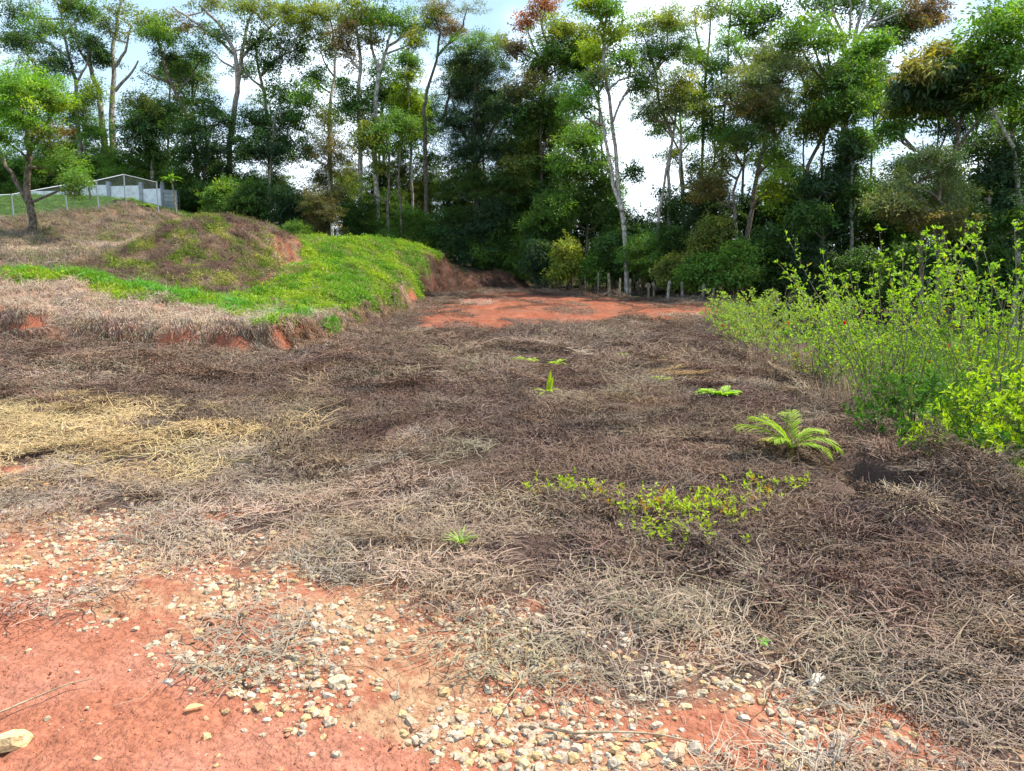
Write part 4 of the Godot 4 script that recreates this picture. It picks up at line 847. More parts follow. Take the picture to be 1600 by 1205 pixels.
func build_ground() -> void:
	var rows := PackedFloat32Array()
	for k in 10:
		rows.append(-8.0 + k * 0.9)
	var d := 1.15
	while d < 62.0:
		rows.append(d)
		d *= 1.0105
	for f in [66.0, 72.0, 80.0, 95.0, 115.0, 150.0, 220.0, 400.0, 800.0, 1500.0]:
		rows.append(f)
	var nr := rows.size()
	var nc := 380
	var v := PackedVector3Array()
	var c := PackedColorArray()
	v.resize(nr * nc)
	c.resize(nr * nc)
	for j in nr:
		var dd := rows[j]
		var half := 5.5 + 0.85 * maxf(dd, 0.0)
		for i in nc:
			var s := 2.0 * i / (nc - 1) - 1.0
			var x := half * (0.55 * s + 0.45 * s * s * s)
			v[j * nc + i] = Vector3(x, height(x, dd), -dd)
			c[j * nc + i] = ground_color(x, dd)
	var nn := PackedVector3Array()
	nn.resize(nr * nc)
	for j in nr:
		for i in nc:
			var px := v[j * nc + mini(i + 1, nc - 1)] - v[j * nc + maxi(i - 1, 0)]
			var pd := v[mini(j + 1, nr - 1) * nc + i] - v[maxi(j - 1, 0) * nc + i]
			nn[j * nc + i] = px.cross(pd).normalized()
	var idx := PackedInt32Array()
	idx.resize((nr - 1) * (nc - 1) * 6)
	var at := 0
	for j in nr - 1:
		for i in nc - 1:
			var p := j * nc + i
			idx[at] = p; idx[at + 1] = p + nc; idx[at + 2] = p + 1
			idx[at + 3] = p + 1; idx[at + 4] = p + nc; idx[at + 5] = p + nc + 1
			at += 6
	var arr := []
	arr.resize(Mesh.ARRAY_MAX)
	arr[Mesh.ARRAY_VERTEX] = v
	arr[Mesh.ARRAY_NORMAL] = nn
	arr[Mesh.ARRAY_COLOR] = c
	arr[Mesh.ARRAY_INDEX] = idx
	var mesh := ArrayMesh.new()
	mesh.add_surface_from_arrays(Mesh.PRIMITIVE_TRIANGLES, arr)
	var o := part("ground", mesh, M.soil, self)
	tag(o, "uneven red earth of the cleared plot, rising to mounds on the left", "ground", "", "structure")


# ---------------------------------------------------------------- trees

const LEAF := {
	"dg": Color(0.082, 0.164, 0.042), "bg": Color(0.063, 0.123, 0.057), "mg": Color(0.147, 0.274, 0.050), "lg": Color(0.183, 0.338, 0.057),
	"yg": Color(0.271, 0.377, 0.036), "yo": Color(0.252, 0.299, 0.050), "ol": Color(0.194, 0.237, 0.055), "ob": Color(0.194, 0.178, 0.073),
	"gg": Color(0.226, 0.274, 0.135), "br": Color(0.267, 0.174, 0.096), "ru": Color(0.390, 0.155, 0.111), "pu": Color(0.226, 0.138, 0.104),
	"lb": Color(0.216, 0.420, 0.048), "or": Color(0.676, 0.310, 0.056), "bz": Color(0.267, 0.237, 0.080),
}
var sprays := {}


func make_spray(count: int, l: float, w: float, radius: float, thick: float, droop: float) -> ArrayMesh:
	var b := Build.new()
	var twigs := 5
	for t in twigs:
		var an := TAU * t / twigs + rr(-0.4, 0.4)
		var out := Vector3(cos(an), rr(-0.1, 0.35), sin(an)).normalized()
		var reach := radius * rr(0.7, 1.1)
		b.strip([Vector3.ZERO, out * reach * 0.5 + Vector3(0, 0.04, 0), out * reach], 0.016, 0.006, out.cross(Vector3.UP).normalized(), Color(0.6, 0.45, 0.35))
		for k in count / twigs:
			var f := rr(0.15, 1.05)
			var p := out * reach * f + Vector3(rr(-0.5, 0.5) * radius * 0.5, rr(-1, 1) * thick, rr(-0.5, 0.5) * radius * 0.5)
			var dir := (out + rdir() * 0.9 + Vector3(0, -droop, 0)).normalized()
			var up := (Vector3.UP + rdir() * 0.7).normalized()
			var k2 := rr(0.7, 1.35)
			b.leaf(p, dir, up, l * rr(0.7, 1.25), w * rr(0.75, 1.2), Color(k2 * rr(0.9, 1.15), k2, k2 * rr(0.75, 1.1)), rr(0.05, 0.3))
	return b.mesh()


func ready_sprays() -> void:
	sprays.broad = []
	sprays.fine = []
	sprays.large = []
	for k in 3:
		sprays.broad.append(make_spray(40, 0.175, 0.072, 0.46, 0.13, 0.25))
		sprays.fine.append(make_spray(70, 0.115, 0.046, 0.44, 0.12, 0.15))
		sprays.large.append(make_spray(32, 0.26, 0.085, 0.5, 0.12, 0.6))


func crown_rows(rows: Array, c: Vector3, rx: float, ry: float, col: Color, dens: float, size := 1.0) -> Array:
	var n := int(dens * (16.0 + 60.0 * rx * maxf(ry, 0.35)))
	var tips := []
	var skew := Vector3(rr(-0.25, 0.25), 0, rr(-0.25, 0.25))
	for k in n:
		var u := rdir()
		var r := pow(rng.randf(), 0.55) * rr(0.75, 1.42)
		var p := c + Vector3(u.x * rx * r, u.y * ry * r * 0.92, u.z * rx * r)
		p += skew * (p.y - c.y)
		var out := Vector3(u.x, 0.35, u.z)
		var up := (Vector3.UP * 0.9 + out * 0.45 + rdir() * 0.5).normalized()
		var f := rdir()
		var s := up.cross(f).normalized()
		f = s.cross(up)
		var sc := rr(0.5, 1.05) * size
		var lc := vary(col, 0.38)
		if rng.randf() < 0.12:
			lc = Color(lc.r * 1.7, lc.g * 1.35, lc.b)
		rows[rng.randi() % rows.size()].append([Transform3D(Basis(s * sc, up * sc, f * sc), p), lc])
		if k % 6 == 0:
			tips.append(p)
	return tips


func tree(called: String, label: String, kind: String, pale: bool, stems: Array, clumps: Array) -> void:
	if sprays.is_empty():
		ready_sprays()
	var bx: float = stems[0][2]
	var bz: float = stems[0][4]
	var ground := height(bx, -bz)
	var root := base(called, Vector3(bx, ground, bz))
	tag(root, label, "tree", "trees of the forest strip")
	var off := root.position
	var bark := Color(0.56, 0.52, 0.46) if pale else Color(0.25, 0.21, 0.17)
	var b := Build.new()
	var spine := []
	for st in stems:
		var pts := []
		if int(st[1]) == 1:
			pts.append(Vector3(st[2] + rr(-0.1, 0.1), height(st[2], -st[4]) - 0.25, st[4]) - off)
		for k in range(2, st.size(), 3):
			pts.append(Vector3(st[k], st[k + 1], st[k + 2]) - off)
		var fine := []
		for k in pts.size() - 1:
			for s in 3:
				var jit := Vector3(rr(-1, 1), 0, rr(-1, 1)) * 0.05 if s > 0 else Vector3.ZERO
				fine.append(pts[k].lerp(pts[k + 1], s / 3.0) + jit)
		fine.append(pts[-1])
		var radii := []
		for k in fine.size():
			var t := float(k) / (fine.size() - 1)
			radii.append(st[0] * lerpf(1.12, 0.36, t) + 0.012)
		b.tube(fine, radii, 7, vary(bark, 0.12))
		for k in range(int(fine.size() * 0.3), fine.size()):
			spine.append(fine[k])
	var twig := Build.new()
	var rows := [[], [], []]
	for cl in clumps:
		var c := Vector3(cl[0], cl[1], cl[2]) - off
		var tips := crown_rows(rows, c, cl[3], cl[4], LEAF[cl[5]], cl[6])
		var from: Vector3 = spine[0]
		var best := 1e9
		for p in spine:
			var q: float = p.distance_to(c) + maxf(p.y - c.y + 0.4, 0.0) * 2.5
			if q < best:
				best = q
				from = p
		var mid := from.lerp(c, 0.55) + Vector3(rr(-0.2, 0.2), rr(-0.25, 0.1), rr(-0.2, 0.2))
		b.tube([from, mid, c], [0.055, 0.04, 0.022], 5, vary(bark, 0.15))
		for p in tips:
			var m2: Vector3 = c.lerp(p, 0.5) + Vector3(0, -0.08, 0)
			b.tube([c, m2, p], [0.02, 0.014, 0.006], 3, vary(bark * 0.8, 0.15))
	part("trunk", b.mesh(), M.bark, root)
	var crown := Node3D.new()
	crown.name = "crown"
	crown.set_meta("kind", "stuff")
	root.add_child(crown)
	scatter(crown, "foliage", sprays[kind], rows, M.leaf)


func under_shrub(label: String, x: float, z: float, top: float, half: float, col: String, kind: String, skirt: float) -> void:
	var g := height(x, -z)
	var root := base("understory_shrub", Vector3(x, g, z))
	tag(root, label, "shrub", "shrubs of the forest undergrowth")
	var h := top - g
	var b := Build.new()
	var rows := [[], [], []]
	for k in 5:
		var p := Vector3(rr(-0.5, 0.5) * half, h * rr(0.35, 0.7), rr(-0.4, 0.4) * half)
		b.tube([Vector3(rr(-0.15, 0.15), -0.15, rr(-0.15, 0.15)), p * 0.5 + Vector3(rr(-0.1, 0.1), 0, 0), p], [0.04, 0.03, 0.014], 5, Color(0.16, 0.13, 0.10))
	part("stem", b.mesh(), M.bark, root)
	var c: Color = LEAF[col]
	for k in 10:
		var t := (k + 0.5) / 10.0
		var r := half * rr(0.45, 0.62)
		var ctr := Vector3(rr(-0.5, 0.5) * half, lerpf(skirt, 0.84, t) * h, rr(-0.4, 0.4) * half)
		crown_rows(rows, ctr, r, maxf(h * 0.2, 0.3), c, 1.0, 0.85)
	var crown := Node3D.new()
	crown.name = "crown"
	crown.set_meta("kind", "stuff")
	root.add_child(crown)
	scatter(crown, "foliage", sprays[kind], rows, M.leaf)


# ---------------------------------------------------------------- fences and wall

func white_wall_and_fence() -> void:
	# rendered wall in steps, grey posts between
	var wall := base("white_wall", Vector3(-21.5, height(-21.5, 42.5), -42.5))
	tag(wall, "white painted wall in stepped panels on the rise at far left", "wall")
	var steps := [[-30.0, 43.4, 4.86], [-26.6, 43.2, 5.02], [-23.4, 43.0, 5.3], [-21.55, 42.6, 5.22], [-19.55, 42.0, 5.02], [-18.2, 41.5, 5.0]]
	for k in steps.size() - 1:
		var a: Array = steps[k]
		var b: Array = steps[k + 1]
		var bm := Build.new()
		var p := Vector3(a[0], 3.2, -a[1]) - wall.position
		var q := Vector3(b[0], 3.2, -b[1]) - wall.position
		var top: float = a[2] + 0.06 - wall.position.y
		var side := (q - p).cross(Vector3.UP).normalized() * 0.08
		var col := Color(0.78, 0.79, 0.80)
		var p1 := Vector3(p.x, top, p.z)
		var q1 := Vector3(q.x, top, q.z)
		bm.quad(p + side, p1 + side, q1 + side, q + side, col)
		bm.quad(q - side, q1 - side, p1 - side, p - side, col)
		bm.quad(p1 + side, p1 - side, q1 - side, q1 + side, col)
		bm.quad(p - side, p1 - side, p1 + side, p + side, col)
		bm.quad(q + side, q1 + side, q1 - side, q - side, col)
		part("panel", bm.mesh(), M.plaster, wall)
		var pb := Build.new()
		pb.box(q + Vector3(-0.09, 0, -0.02), Vector3(q.x + 0.09, top + 0.16, q.z + 0.18), Color(0.30, 0.33, 0.36))
		part("post", pb.mesh(), M.plaster, wall)
	# concrete slab fence that carries on to the right
	var slab := base("slab_fence", Vector3(-17.4, height(-17.4, 40.4), -40.4))
	tag(slab, "grey stacked slab fence at the right end of the white wall", "fence")
	for k in 5:
		var sb := Build.new()
		var y := 0.12 + k * 0.2
		var p := Vector3(-0.7, y, -0.95)
		var q := Vector3(0.62, y - 0.15, 0.5)
		var s := (q - p).cross(Vector3.UP).normalized() * 0.05
		var u := Vector3(0, 0.185, 0)
		var col := vary(Color(0.27, 0.28, 0.28), 0.15)
		sb.quad(p + s, p + s + u, q + s + u, q + s, col)
		sb.quad(q - s, q - s + u, p - s + u, p - s, col)
		sb.quad(p + s + u, p - s + u, q - s + u, q + s + u, col)
		part("slab", sb.mesh(), M.plaster, slab)
	var pp := Build.new()
	pp.tube([Vector3(-0.78, -0.5, -0.98), Vector3(-0.78, 1.5, -0.98)], [0.11, 0.1], 6, Color(0.22, 0.22, 0.21), true)
	part("post", pp.mesh(), M.plaster, slab)

	# chain link fence along the brow of the knoll
	var fx := [[-21.6, 28.6], [-19.55, 31.0], [-18.5, 32.9], [-17.75, 34.0], [-17.05, 35.0], [-16.75, 37.5]]
	var tops := [3.55, 3.97, 4.5, 4.78, 5.13, 5.03]
	var fence := base("chain_link_fence", Vector3(-18.5, height(-18.5, 32.9), -32.9))
	tag(fence, "chain link fence on grey pipe posts along the brown knoll", "fence")
	var grey := Color(0.30, 0.33, 0.36)
	for k in fx.size():
		var pb := Build.new()
		var g := height(fx[k][0], fx[k][1])
		pb.tube([Vector3(fx[k][0], g - 0.3, -fx[k][1]) - fence.position, Vector3(fx[k][0], tops[k] + 0.03, -fx[k][1]) - fence.position], [0.03, 0.03], 6, grey, true)
		part("post", pb.mesh(), M.metal, fence)
	var wires := Build.new()
	for k in fx.size() - 1:
		var a := Vector3(fx[k][0], tops[k], -fx[k][1]) - fence.position
		var b := Vector3(fx[k + 1][0], tops[k + 1], -fx[k + 1][1]) - fence.position
		var rb := Build.new()
		rb.tube([a, b], [0.022, 0.022], 6, grey)
		part("top_rail", rb.mesh(), M.metal, fence)
		var ga := height(fx[k][0], fx[k][1]) - fence.position.y + 0.05
		var gb := height(fx[k + 1][0], fx[k + 1][1]) - fence.position.y + 0.05
		var len := a.distance_to(b)
		var n := int(len / 0.085)
		var h := minf(a.y - ga, b.y - gb)
		var across := Vector3(b.x - a.x, 0, b.z - a.z).normalized()
		for i in n + 1:
			var t := float(i) / n
			for sgn in [-1.0, 1.0]:
				var t2: float = t + sgn * h / len
				var p := Vector3(lerpf(a.x, b.x, t), lerpf(a.y, b.y, t), lerpf(a.z, b.z, t))
				var lo := clampf(t2, 0, 1)
				var part_of := absf(lo - t) * len / h
				var q := Vector3(lerpf(a.x, b.x, lo), lerpf(a.y, b.y, lo) - h * part_of, lerpf(a.z, b.z, lo))
				wires.strip([p, q], 0.006, 0.006, across, Color(0.24, 0.26, 0.28))
				# the rest of the diamond comes up from the foot
				var p2 := Vector3(p.x, lerpf(ga, gb, t), p.z)
				var q2 := Vector3(lerpf(a.x, b.x, lo), lerpf(ga, gb, lo) + h * part_of, lerpf(a.z, b.z, lo))
				if part_of < 0.98:
					wires.strip([p2, q2], 0.006, 0.006, across, Color(0.24, 0.26, 0.28))
	var w := part("wire_mesh", wires.mesh(), M.metal, fence)
	w.set_meta("kind", "stuff")


const ORD := ["first", "second", "third", "fourth", "fifth", "sixth", "seventh", "eighth", "ninth", "tenth", "eleventh", "twelfth", "thirteenth", "fourteenth", "fifteenth", "sixteenth", "seventeenth", "eighteenth"]

func post_fence() -> void:
	for k in POSTS.size():
		var x: float = POSTS[k][0]
		var z: float = POSTS[k][1]
		var h: float = POSTS[k][2]
		var b := Build.new()
		var pale := k in [1, 2, 10, 14]
		var col := vary(Color(0.46, 0.41, 0.33) if pale else Color(0.28, 0.24, 0.19), 0.25)
		var lean := Vector3(rr(-0.09, 0.09), 0, rr(-0.06, 0.06))
		var r := rr(0.045, 0.07)
		b.tube([Vector3(0, -0.3, 0), Vector3(0, h * 0.3, 0) + lean * 0.4, Vector3(0, h * 0.7, 0) + lean * 0.6, Vector3(0, h, 0) + lean], [r, r * 0.95, r * 0.85, r * 0.8], 6, col, true)
		var o := part("fence_post", b.mesh(), M.bark, self)
		o.position = Vector3(x, height(x, -z), z)
		tag(o, "rough wooden post before the forest, %s from the mound end" % ORD[k], "fence post", "posts along the forest edge")
	var wb := Build.new()
	wb.tube([Vector3(0, -0.4, 0), Vector3(0, 0.5, 0), Vector3(0.01, 1.12, 0)], [0.06, 0.06, 0.06], 6, Color(0.70, 0.70, 0.66), true)
	var wp := part("fence_post", wb.mesh(), M.bark, self)
	wp.position = Vector3(-7.76, height(-7.76, 34.0), -34.0)
	tag(wp, "whitewashed post standing between brown hump and green mound", "fence post")
	var db := Build.new()
	db.tube([Vector3(0, -0.4, 0), Vector3(0.02, 0.75, 0)], [0.04, 0.035], 6, Color(0.2, 0.17, 0.13), true)
	var dp := part("fence_post", db.mesh(), M.bark, self)
	dp.position = Vector3(-8.9, height(-8.9, 34.5), -34.5)
	tag(dp, "short dark post left of the whitewashed post", "fence post")


# ---------------------------------------------------------------- hedge on the right

func leggy_shrub(label: String, x: float, d: float, top: float, spread: float, stems: int, leaf: Color, l: float, per: int, lean: Vector3, flowers: int) -> void:
	var g := height(x, d)
	var root := base("hibiscus_shrub", Vector3(x, g, -d))
	tag(root, label, "shrub", "shrubs of the hedge on the right")
	var wood := Build.new()
	var fol := Build.new()
	var h := top - g
	var tips := []
	for s in stems:
		var an := rr(0, TAU)
		var out := Vector3(cos(an), 0, sin(an)) * spread * sqrt(rr(0.05, 1.0)) + lean * rr(0.3, 1.0)
		var foot := Vector3(cos(an), 0, sin(an)) * rr(0.0, 0.25) * spread + Vector3(rr(-0.1, 0.1), -0.08, rr(-0.1, 0.1))
		var hh := h * rr(0.45, 1.0)
		var pts := []
		for k in 8:
			var t := k / 7.0
			pts.append(foot + out * pow(t, 1.35) + Vector3(rr(-0.04, 0.04), hh * (t * 1.12 - 0.12 * t * t), rr(-0.04, 0.04)))
		var grey := vary(Color(0.36, 0.33, 0.24), 0.2)
		var rad := []
		for k in 8:
			rad.append(lerpf(0.011, 0.0025, k / 7.0))
		wood.tube(pts, rad, 4, grey)
		tips.append(pts[7])
		for k in range(1, 8):
			var seg: Vector3 = (pts[k] - pts[k - 1])
			var fullness := 0.35 + 0.65 * k / 7.0
			for j in int(per * fullness):
				var p: Vector3 = pts[k - 1] + seg * rng.randf()
				# a short side twig with a few leaves
				var tw := (rdir() + Vector3(0, 0.5, 0) + seg.normalized() * 0.6).normalized()
				var tl := rr(0.03, 0.2) * (1.2 - 0.5 * k / 7.0)
				var e := p + tw * tl
				if tl > 0.08:
					wood.strip([p, e], 0.004, 0.002, tw.cross(Vector3.UP).normalized(), grey)
				for q in 3:
					var at := p.lerp(e, rr(0.4, 1.0))
					var dir := (tw + rdir() * 0.9).normalized()
					var lc := vary(leaf, 0.35).lerp(Color(0.08, 0.17, 0.03), 0.35 * rng.randf())
					if rng.randf() < 0.04:
						lc = Color(0.45, 0.33, 0.03)
					fol.leaf(at, dir, (Vector3.UP + rdir() * 0.8).normalized(), l * rr(0.4, 1.15), l * rr(0.3, 0.56), lc, rr(0.0, 0.4))
		for j in 9:
			fol.leaf(pts[7], (seg_dir(pts) + rdir() * 0.75).normalized(), (Vector3.UP + rdir() * 0.6).normalized(), l * rr(0.6, 1.2), l * 0.45, vary(leaf * 1.15, 0.2), 0.2)
	part("stems", wood.mesh(), M.bark, root)
	var f := part("foliage", fol.mesh(), M.thin_leaf, root)
	f.set_meta("kind", "stuff")
	for k in flowers:
		var fb := Build.new()
		var p: Vector3 = tips[k * 3 % tips.size()] * rr(0.55, 0.85)
		for j in 6:
			var an := TAU * j / 6.0
			var dd := Vector3(cos(an) * 0.45, 0.9, sin(an) * 0.45).normalized()
			fb.big_leaf(p, dd, Vector3(cos(an + 1.57), 0, sin(an + 1.57)).cross(dd).normalized(), 0.055, 0.028, Color(0.62, 0.02, 0.03), -0.1, 3)
		part("flower", fb.mesh(), M.petal, root)


func seg_dir(pts: Array) -> Vector3:
	return (pts[-1] - pts[-2]).normalized()


func dense_bush(label: String, x: float, d: float, rx: float, h: float, col: Color, tipcol: Color, n: int, l: float) -> void:
	var g := height(x, d)
	var root := base("golden_hedge_bush", Vector3(x, g, -d))
	tag(root, label, "bush", "shrubs of the hedge on the right")
	var wood := Build.new()
	var fol := Build.new()
	for s in n:
		var u := rdir()
		u.y = absf(u.y) * 1.1 - 0.25
		var lump := 1.0 + 0.22 * n_mid.get_noise_3d(u.x * 1.2 + x, u.y * 1.2, u.z * 1.2)
		var shell := pow(rng.randf(), 0.3) * lump
		var p := Vector3(u.x * rx * shell, maxf(0.05, h * 0.42 + u.y * h * 0.58 * shell), u.z * rx * shell)
		var dir := (Vector3(u.x, 0.75, u.z) + rdir() * 0.45).normalized()
		var tl := rr(0.08, 0.17)
		var young := rng.randf() < 0.58
		wood.strip([p - dir * tl * 0.8, p + dir * tl], 0.005, 0.002, dir.cross(Vector3(0.2, 0.3, 1)).normalized(), Color(0.16, 0.15, 0.07))
		var c0 := tipcol if young else col
		for j in 9:
			var t := rr(0.0, 1.0)
			var an := TAU * (j * 0.38)
			var a := dir.cross(Vector3(0.3, 0.1, 1)).normalized()
			var b := a.cross(dir)
			var o := (a * cos(an) + b * sin(an) + dir * rr(0.5, 1.1)).normalized()
			fol.leaf(p + dir * tl * t, o, (dir + rdir() * 0.4).normalized(), l * rr(0.6, 1.15), l * rr(0.36, 0.5), vary(c0, 0.25), 0.2)
	for k in 14:
		var q := Vector3(rr(-0.7, 0.7) * rx, h * rr(0.4, 0.8), rr(-0.7, 0.7) * rx)
		wood.tube([Vector3(rr(-0.2, 0.2), -0.08, rr(-0.2, 0.2)), q * 0.55, q], [0.012, 0.009, 0.004], 4, Color(0.20, 0.17, 0.11))
	part("stems", wood.mesh(), M.bark, root)
	var f := part("foliage", fol.mesh(), M.thin_leaf, root)
	f.set_meta("kind", "stuff")


func hedge_on_the_right() -> void:
	var yg := Color(0.29, 0.45, 0.04)
	var pale := Color(0.30, 0.41, 0.09)
	leggy_shrub("tallest leggy shrub with arching yellow green shoots at the right edge", 4.95, 7.9, 2.1, 0.95, 46, yg, 0.06, 8, Vector3(0.15, 0, 0.1), 2)
	leggy_shrub("tall shrub with long shoots sweeping left beside the tallest shrub", 4.55, 9.2, 1.95, 1.0, 44, yg, 0.058, 8, Vector3(-0.55, 0, 0.1), 2)
	leggy_shrub("tall shrub cut by the right edge of the picture behind bright bush", 5.9, 8.6, 2.1, 0.9, 36, yg, 0.06, 8, Vector3(0, 0, 0), 0)
	leggy_shrub("greyish green leggy shrub with red buds in the middle of the hedge", 4.45, 11.0, 1.25, 1.0, 36, pale, 0.055, 8, Vector3(-0.2, 0, 0.2), 3)
	leggy_shrub("sprawling pale shrub with red buds left of the middle of the hedge", 4.35, 13.2, 1.0, 1.0, 36, pale, 0.058, 7, Vector3(-0.1, 0, 0.2), 3)
	leggy_shrub("pale shrub with thin upright shoots near the far hedge end", 4.95, 15.8, 1.0, 1.0, 32, pale, 0.062, 7, Vector3(0, 0, 0), 1)
	leggy_shrub("smallest leggy shrub at the far end of the hedge", 5.3, 18.2, 0.85, 0.8, 22, pale, 0.085, 5, Vector3(0, 0, 0), 2)
	leggy_shrub("leggy shrub set back behind the middle of the hedge", 6.0, 12.6, 1.5, 1.1, 30, yg, 0.065, 7, Vector3(0, 0, 0), 1)
	dense_bush("dense bush with golden green leaf tips at lower right", 3.8, 5.45, 0.85, 1.1, Color(0.06, 0.15, 0.02), Color(0.36, 0.50, 0.02), 760, 0.056)
	dense_bush("dark green bush at the left foot of the golden tipped bush", 3.55, 6.7, 0.5, 0.72, Color(0.045, 0.12, 0.02), Color(0.09, 0.20, 0.025), 220, 0.055)


# ---------------------------------------------------------------- grass and weeds

func make_tuft(blades: int, h: float, w: float, spread: float, bend: float, tip: float) -> ArrayMesh:
	var b := Build.new()
	for k in blades:
		var an := rr(0, TAU)
		var o := Vector3(cos(an), 0, sin(an))
		var foot := Vector3(rr(-1, 1), 0, rr(-1, 1)) * spread * 0.5
		var hh := h * rr(0.5, 1.15)
		var lean := rr(0.15, 1.0) * bend
		var side := o.cross(Vector3.UP)
		var k2 := rr(0.72, 1.3)
		b.strip([foot, foot + Vector3(0, hh * 0.55, 0) + o * hh * lean * 0.3, foot + Vector3(0, hh * (1.0 - lean * 0.45), 0) + o * hh * lean], w, w * tip, side, Color(k2 * rr(0.9, 1.12), k2, k2 * rr(0.7, 1.1)))
	return b.mesh()


func make_creeper(leaves: int, r: float, l: float) -> ArrayMesh:
	var b := Build.new()
	for k in leaves:
		var an := rr(0, TAU)
		var p := Vector3(cos(an), 0, sin(an)) * r * sqrt(rng.randf()) + Vector3(0, rr(0.02, 0.1), 0)
		var k2 := rr(0.7, 1.3)
		b.leaf(p, (rdir() + Vector3(0, 0.35, 0)).normalized(), (Vector3.UP + rdir() * 0.6).normalized(), l * rr(0.6, 1.3), l * rr(0.45, 0.7), Color(k2 * rr(0.9, 1.15), k2, k2 * rr(0.7, 1.1)), 0.1)
	return b.mesh()


func grass_and_weeds() -> void:
	var tuft := [make_tuft(22, 0.16, 0.011, 0.16, 0.9, 0.15), make_tuft(18, 0.22, 0.013, 0.14, 1.0, 0.15), make_creeper(36, 0.2, 0.055)]
	var dry := [make_tuft(20, 0.2, 0.008, 0.2, 1.3, 0.4), make_tuft(24, 0.16, 0.007, 0.26, 1.6, 0.5)]
	var green := [[], [], []]
	var knoll := [[], [], []]
	var straw := [[], []]
	var lawn := [[], [], []]
	for k in 52000:
		var d := 13.0 + 27.0 * pow(rng.randf(), 0.9)
		var x := rr(-0.78 * d - 1.5, 1.0)
		var z := zone(x, d)
		if z in [PLOT, WOOD]:
			continue
		var a := n_mid.get_noise_2d(x * 0.6, d * 0.6)
		var b := n_big.get_noise_2d(x * 2.0 + 9.0, d * 2.0)
		var sc := rr(0.6, 1.25) * (1.0 + 0.7 * n_mid.get_noise_2d(x * 0.9 + 33.0, d * 0.9))
		match z:
			GREEN:
				var c := Color(0.15, 0.31, 0.024).lerp(Color(0.33, 0.43, 0.03), clampf(b * 1.6 + 0.4, 0, 1)).lerp(Color(0.085, 0.21, 0.024), clampf(a * 1.5, 0, 1))
				if rng.randf() < (0.65 if n_mid.get_noise_2d(x * 0.35 + 80.0, d * 0.35) > 0.36 else 0.07):
					c = Color(0.32, 0.27, 0.16)
				green[(0 if rng.randf() < 0.4 else 2) if rng.randf() < 0.85 else 1].append([lay(x, d, -0.01, sc, 0.25), vary(c, 0.2)])
			STRAW_TOP, BANK_FACE:
				if z == STRAW_TOP and rng.randf() < 0.75:
					straw[rng.randi() % 2].append([lay(x, d, -0.01, sc * 0.9, 0.5), vary(Color(0.42, 0.33, 0.27), 0.3)])
			BROWN:
				if a + rr(-0.25, 0.25) > 0.02 and x < -5.0 and b > -0.15:
					knoll[rng.randi() % 3].append([lay(x, d, -0.01, sc, 0.3), vary(Color(0.13, 0.19, 0.025).lerp(Color(0.34, 0.32, 0.09), clampf(b * 2.0, 0, 1)), 0.25)])
				else:
					var c2 := Color(0.15, 0.10, 0.08) if x < -5.0 else Color(0.11, 0.065, 0.05)
					straw[rng.randi() % 2].append([lay(x, d, -0.02, sc, 0.5), vary(c2.lerp(Color(0.36, 0.28, 0.20), clampf(b * 1.4 + 0.1, 0, 1)) if x < -5.0 else c2, 0.35)])
			KNOLL:
				if rng.randf() < 0.62:
					var gk := Color(0.24, 0.19, 0.15)
					if a > 0.18 and rng.randf() < 0.6:
						gk = Color(0.16, 0.19, 0.05)
					straw[rng.randi() % 2].append([lay(x, d, -0.02, sc * 1.15, 0.5), vary(gk, 0.35)])
			TRAIL:
				if rng.randf() < 0.45:
					straw[rng.randi() % 2].append([lay(x, d, -0.02, sc * 0.8, 0.5), vary(Color(0.22, 0.15, 0.11), 0.35)])
			LAWN:
				lawn[rng.randi() % 3].append([lay(x, d, -0.02, sc * 0.8, 0.2), vary(Color(0.10, 0.20, 0.03), 0.25)])
	for k in 9000:
		var d := rr(6.0, 26.0)
		var x := rr(3.5, 0.85 * d + 2.0)
		if zone(x, d) == LAWN:
			lawn[rng.randi() % 3].append([lay(x, d, -0.02, rr(0.7, 1.1), 0.2), vary(Color(0.11, 0.20, 0.03), 0.25)])
	# long fresh blades along the crest of the bank
	for k in 900:
		var x := rr(-13.0, -3.6)
		var d := along([[-13.0, 17.3], [-8.4, 17.0], [-6.8, 16.5], [-5.6, 16.0], [-4.6, 15.4], [-3.6, 15.6]], x) + rr(-0.5, 0.5)
		if n_mid.get_noise_2d(x * 0.5, 2.0) + rr(-0.3, 0.3) > -0.05:
			green[1].append([lay(x, d, -0.02, rr(0.9, 1.7), 0.25), vary(Color(0.12, 0.34, 0.045), 0.25)])
	var g := base("grass", Vector3.ZERO)
	tag(g, "short bright green grass and clover covering the mound and bank crest", "grass", "", "stuff")
	scatter(g, "tufts", tuft, green, M.grass)
	var kn := base("weeds", Vector3.ZERO)
	tag(kn, "patchy yellow green weeds on the brown hump behind the bank", "weeds", "", "stuff")
	scatter(kn, "tufts", tuft, knoll, M.grass)
	var st := base("dry_grass", Vector3.ZERO)
	tag(st, "dry brown grass matting the slopes of the bank and knolls", "dry grass", "", "stuff")
	scatter(st, "tufts", dry, straw, M.dry)
	var lw := base("lawn_grass", Vector3.ZERO)
	tag(lw, "mown green lawn beyond the hedge and behind the wire fence", "grass", "", "stuff")
	scatter(lw, "tufts", tuft, lawn, M.grass)


# ---------------------------------------------------------------- dead weeds on the plot

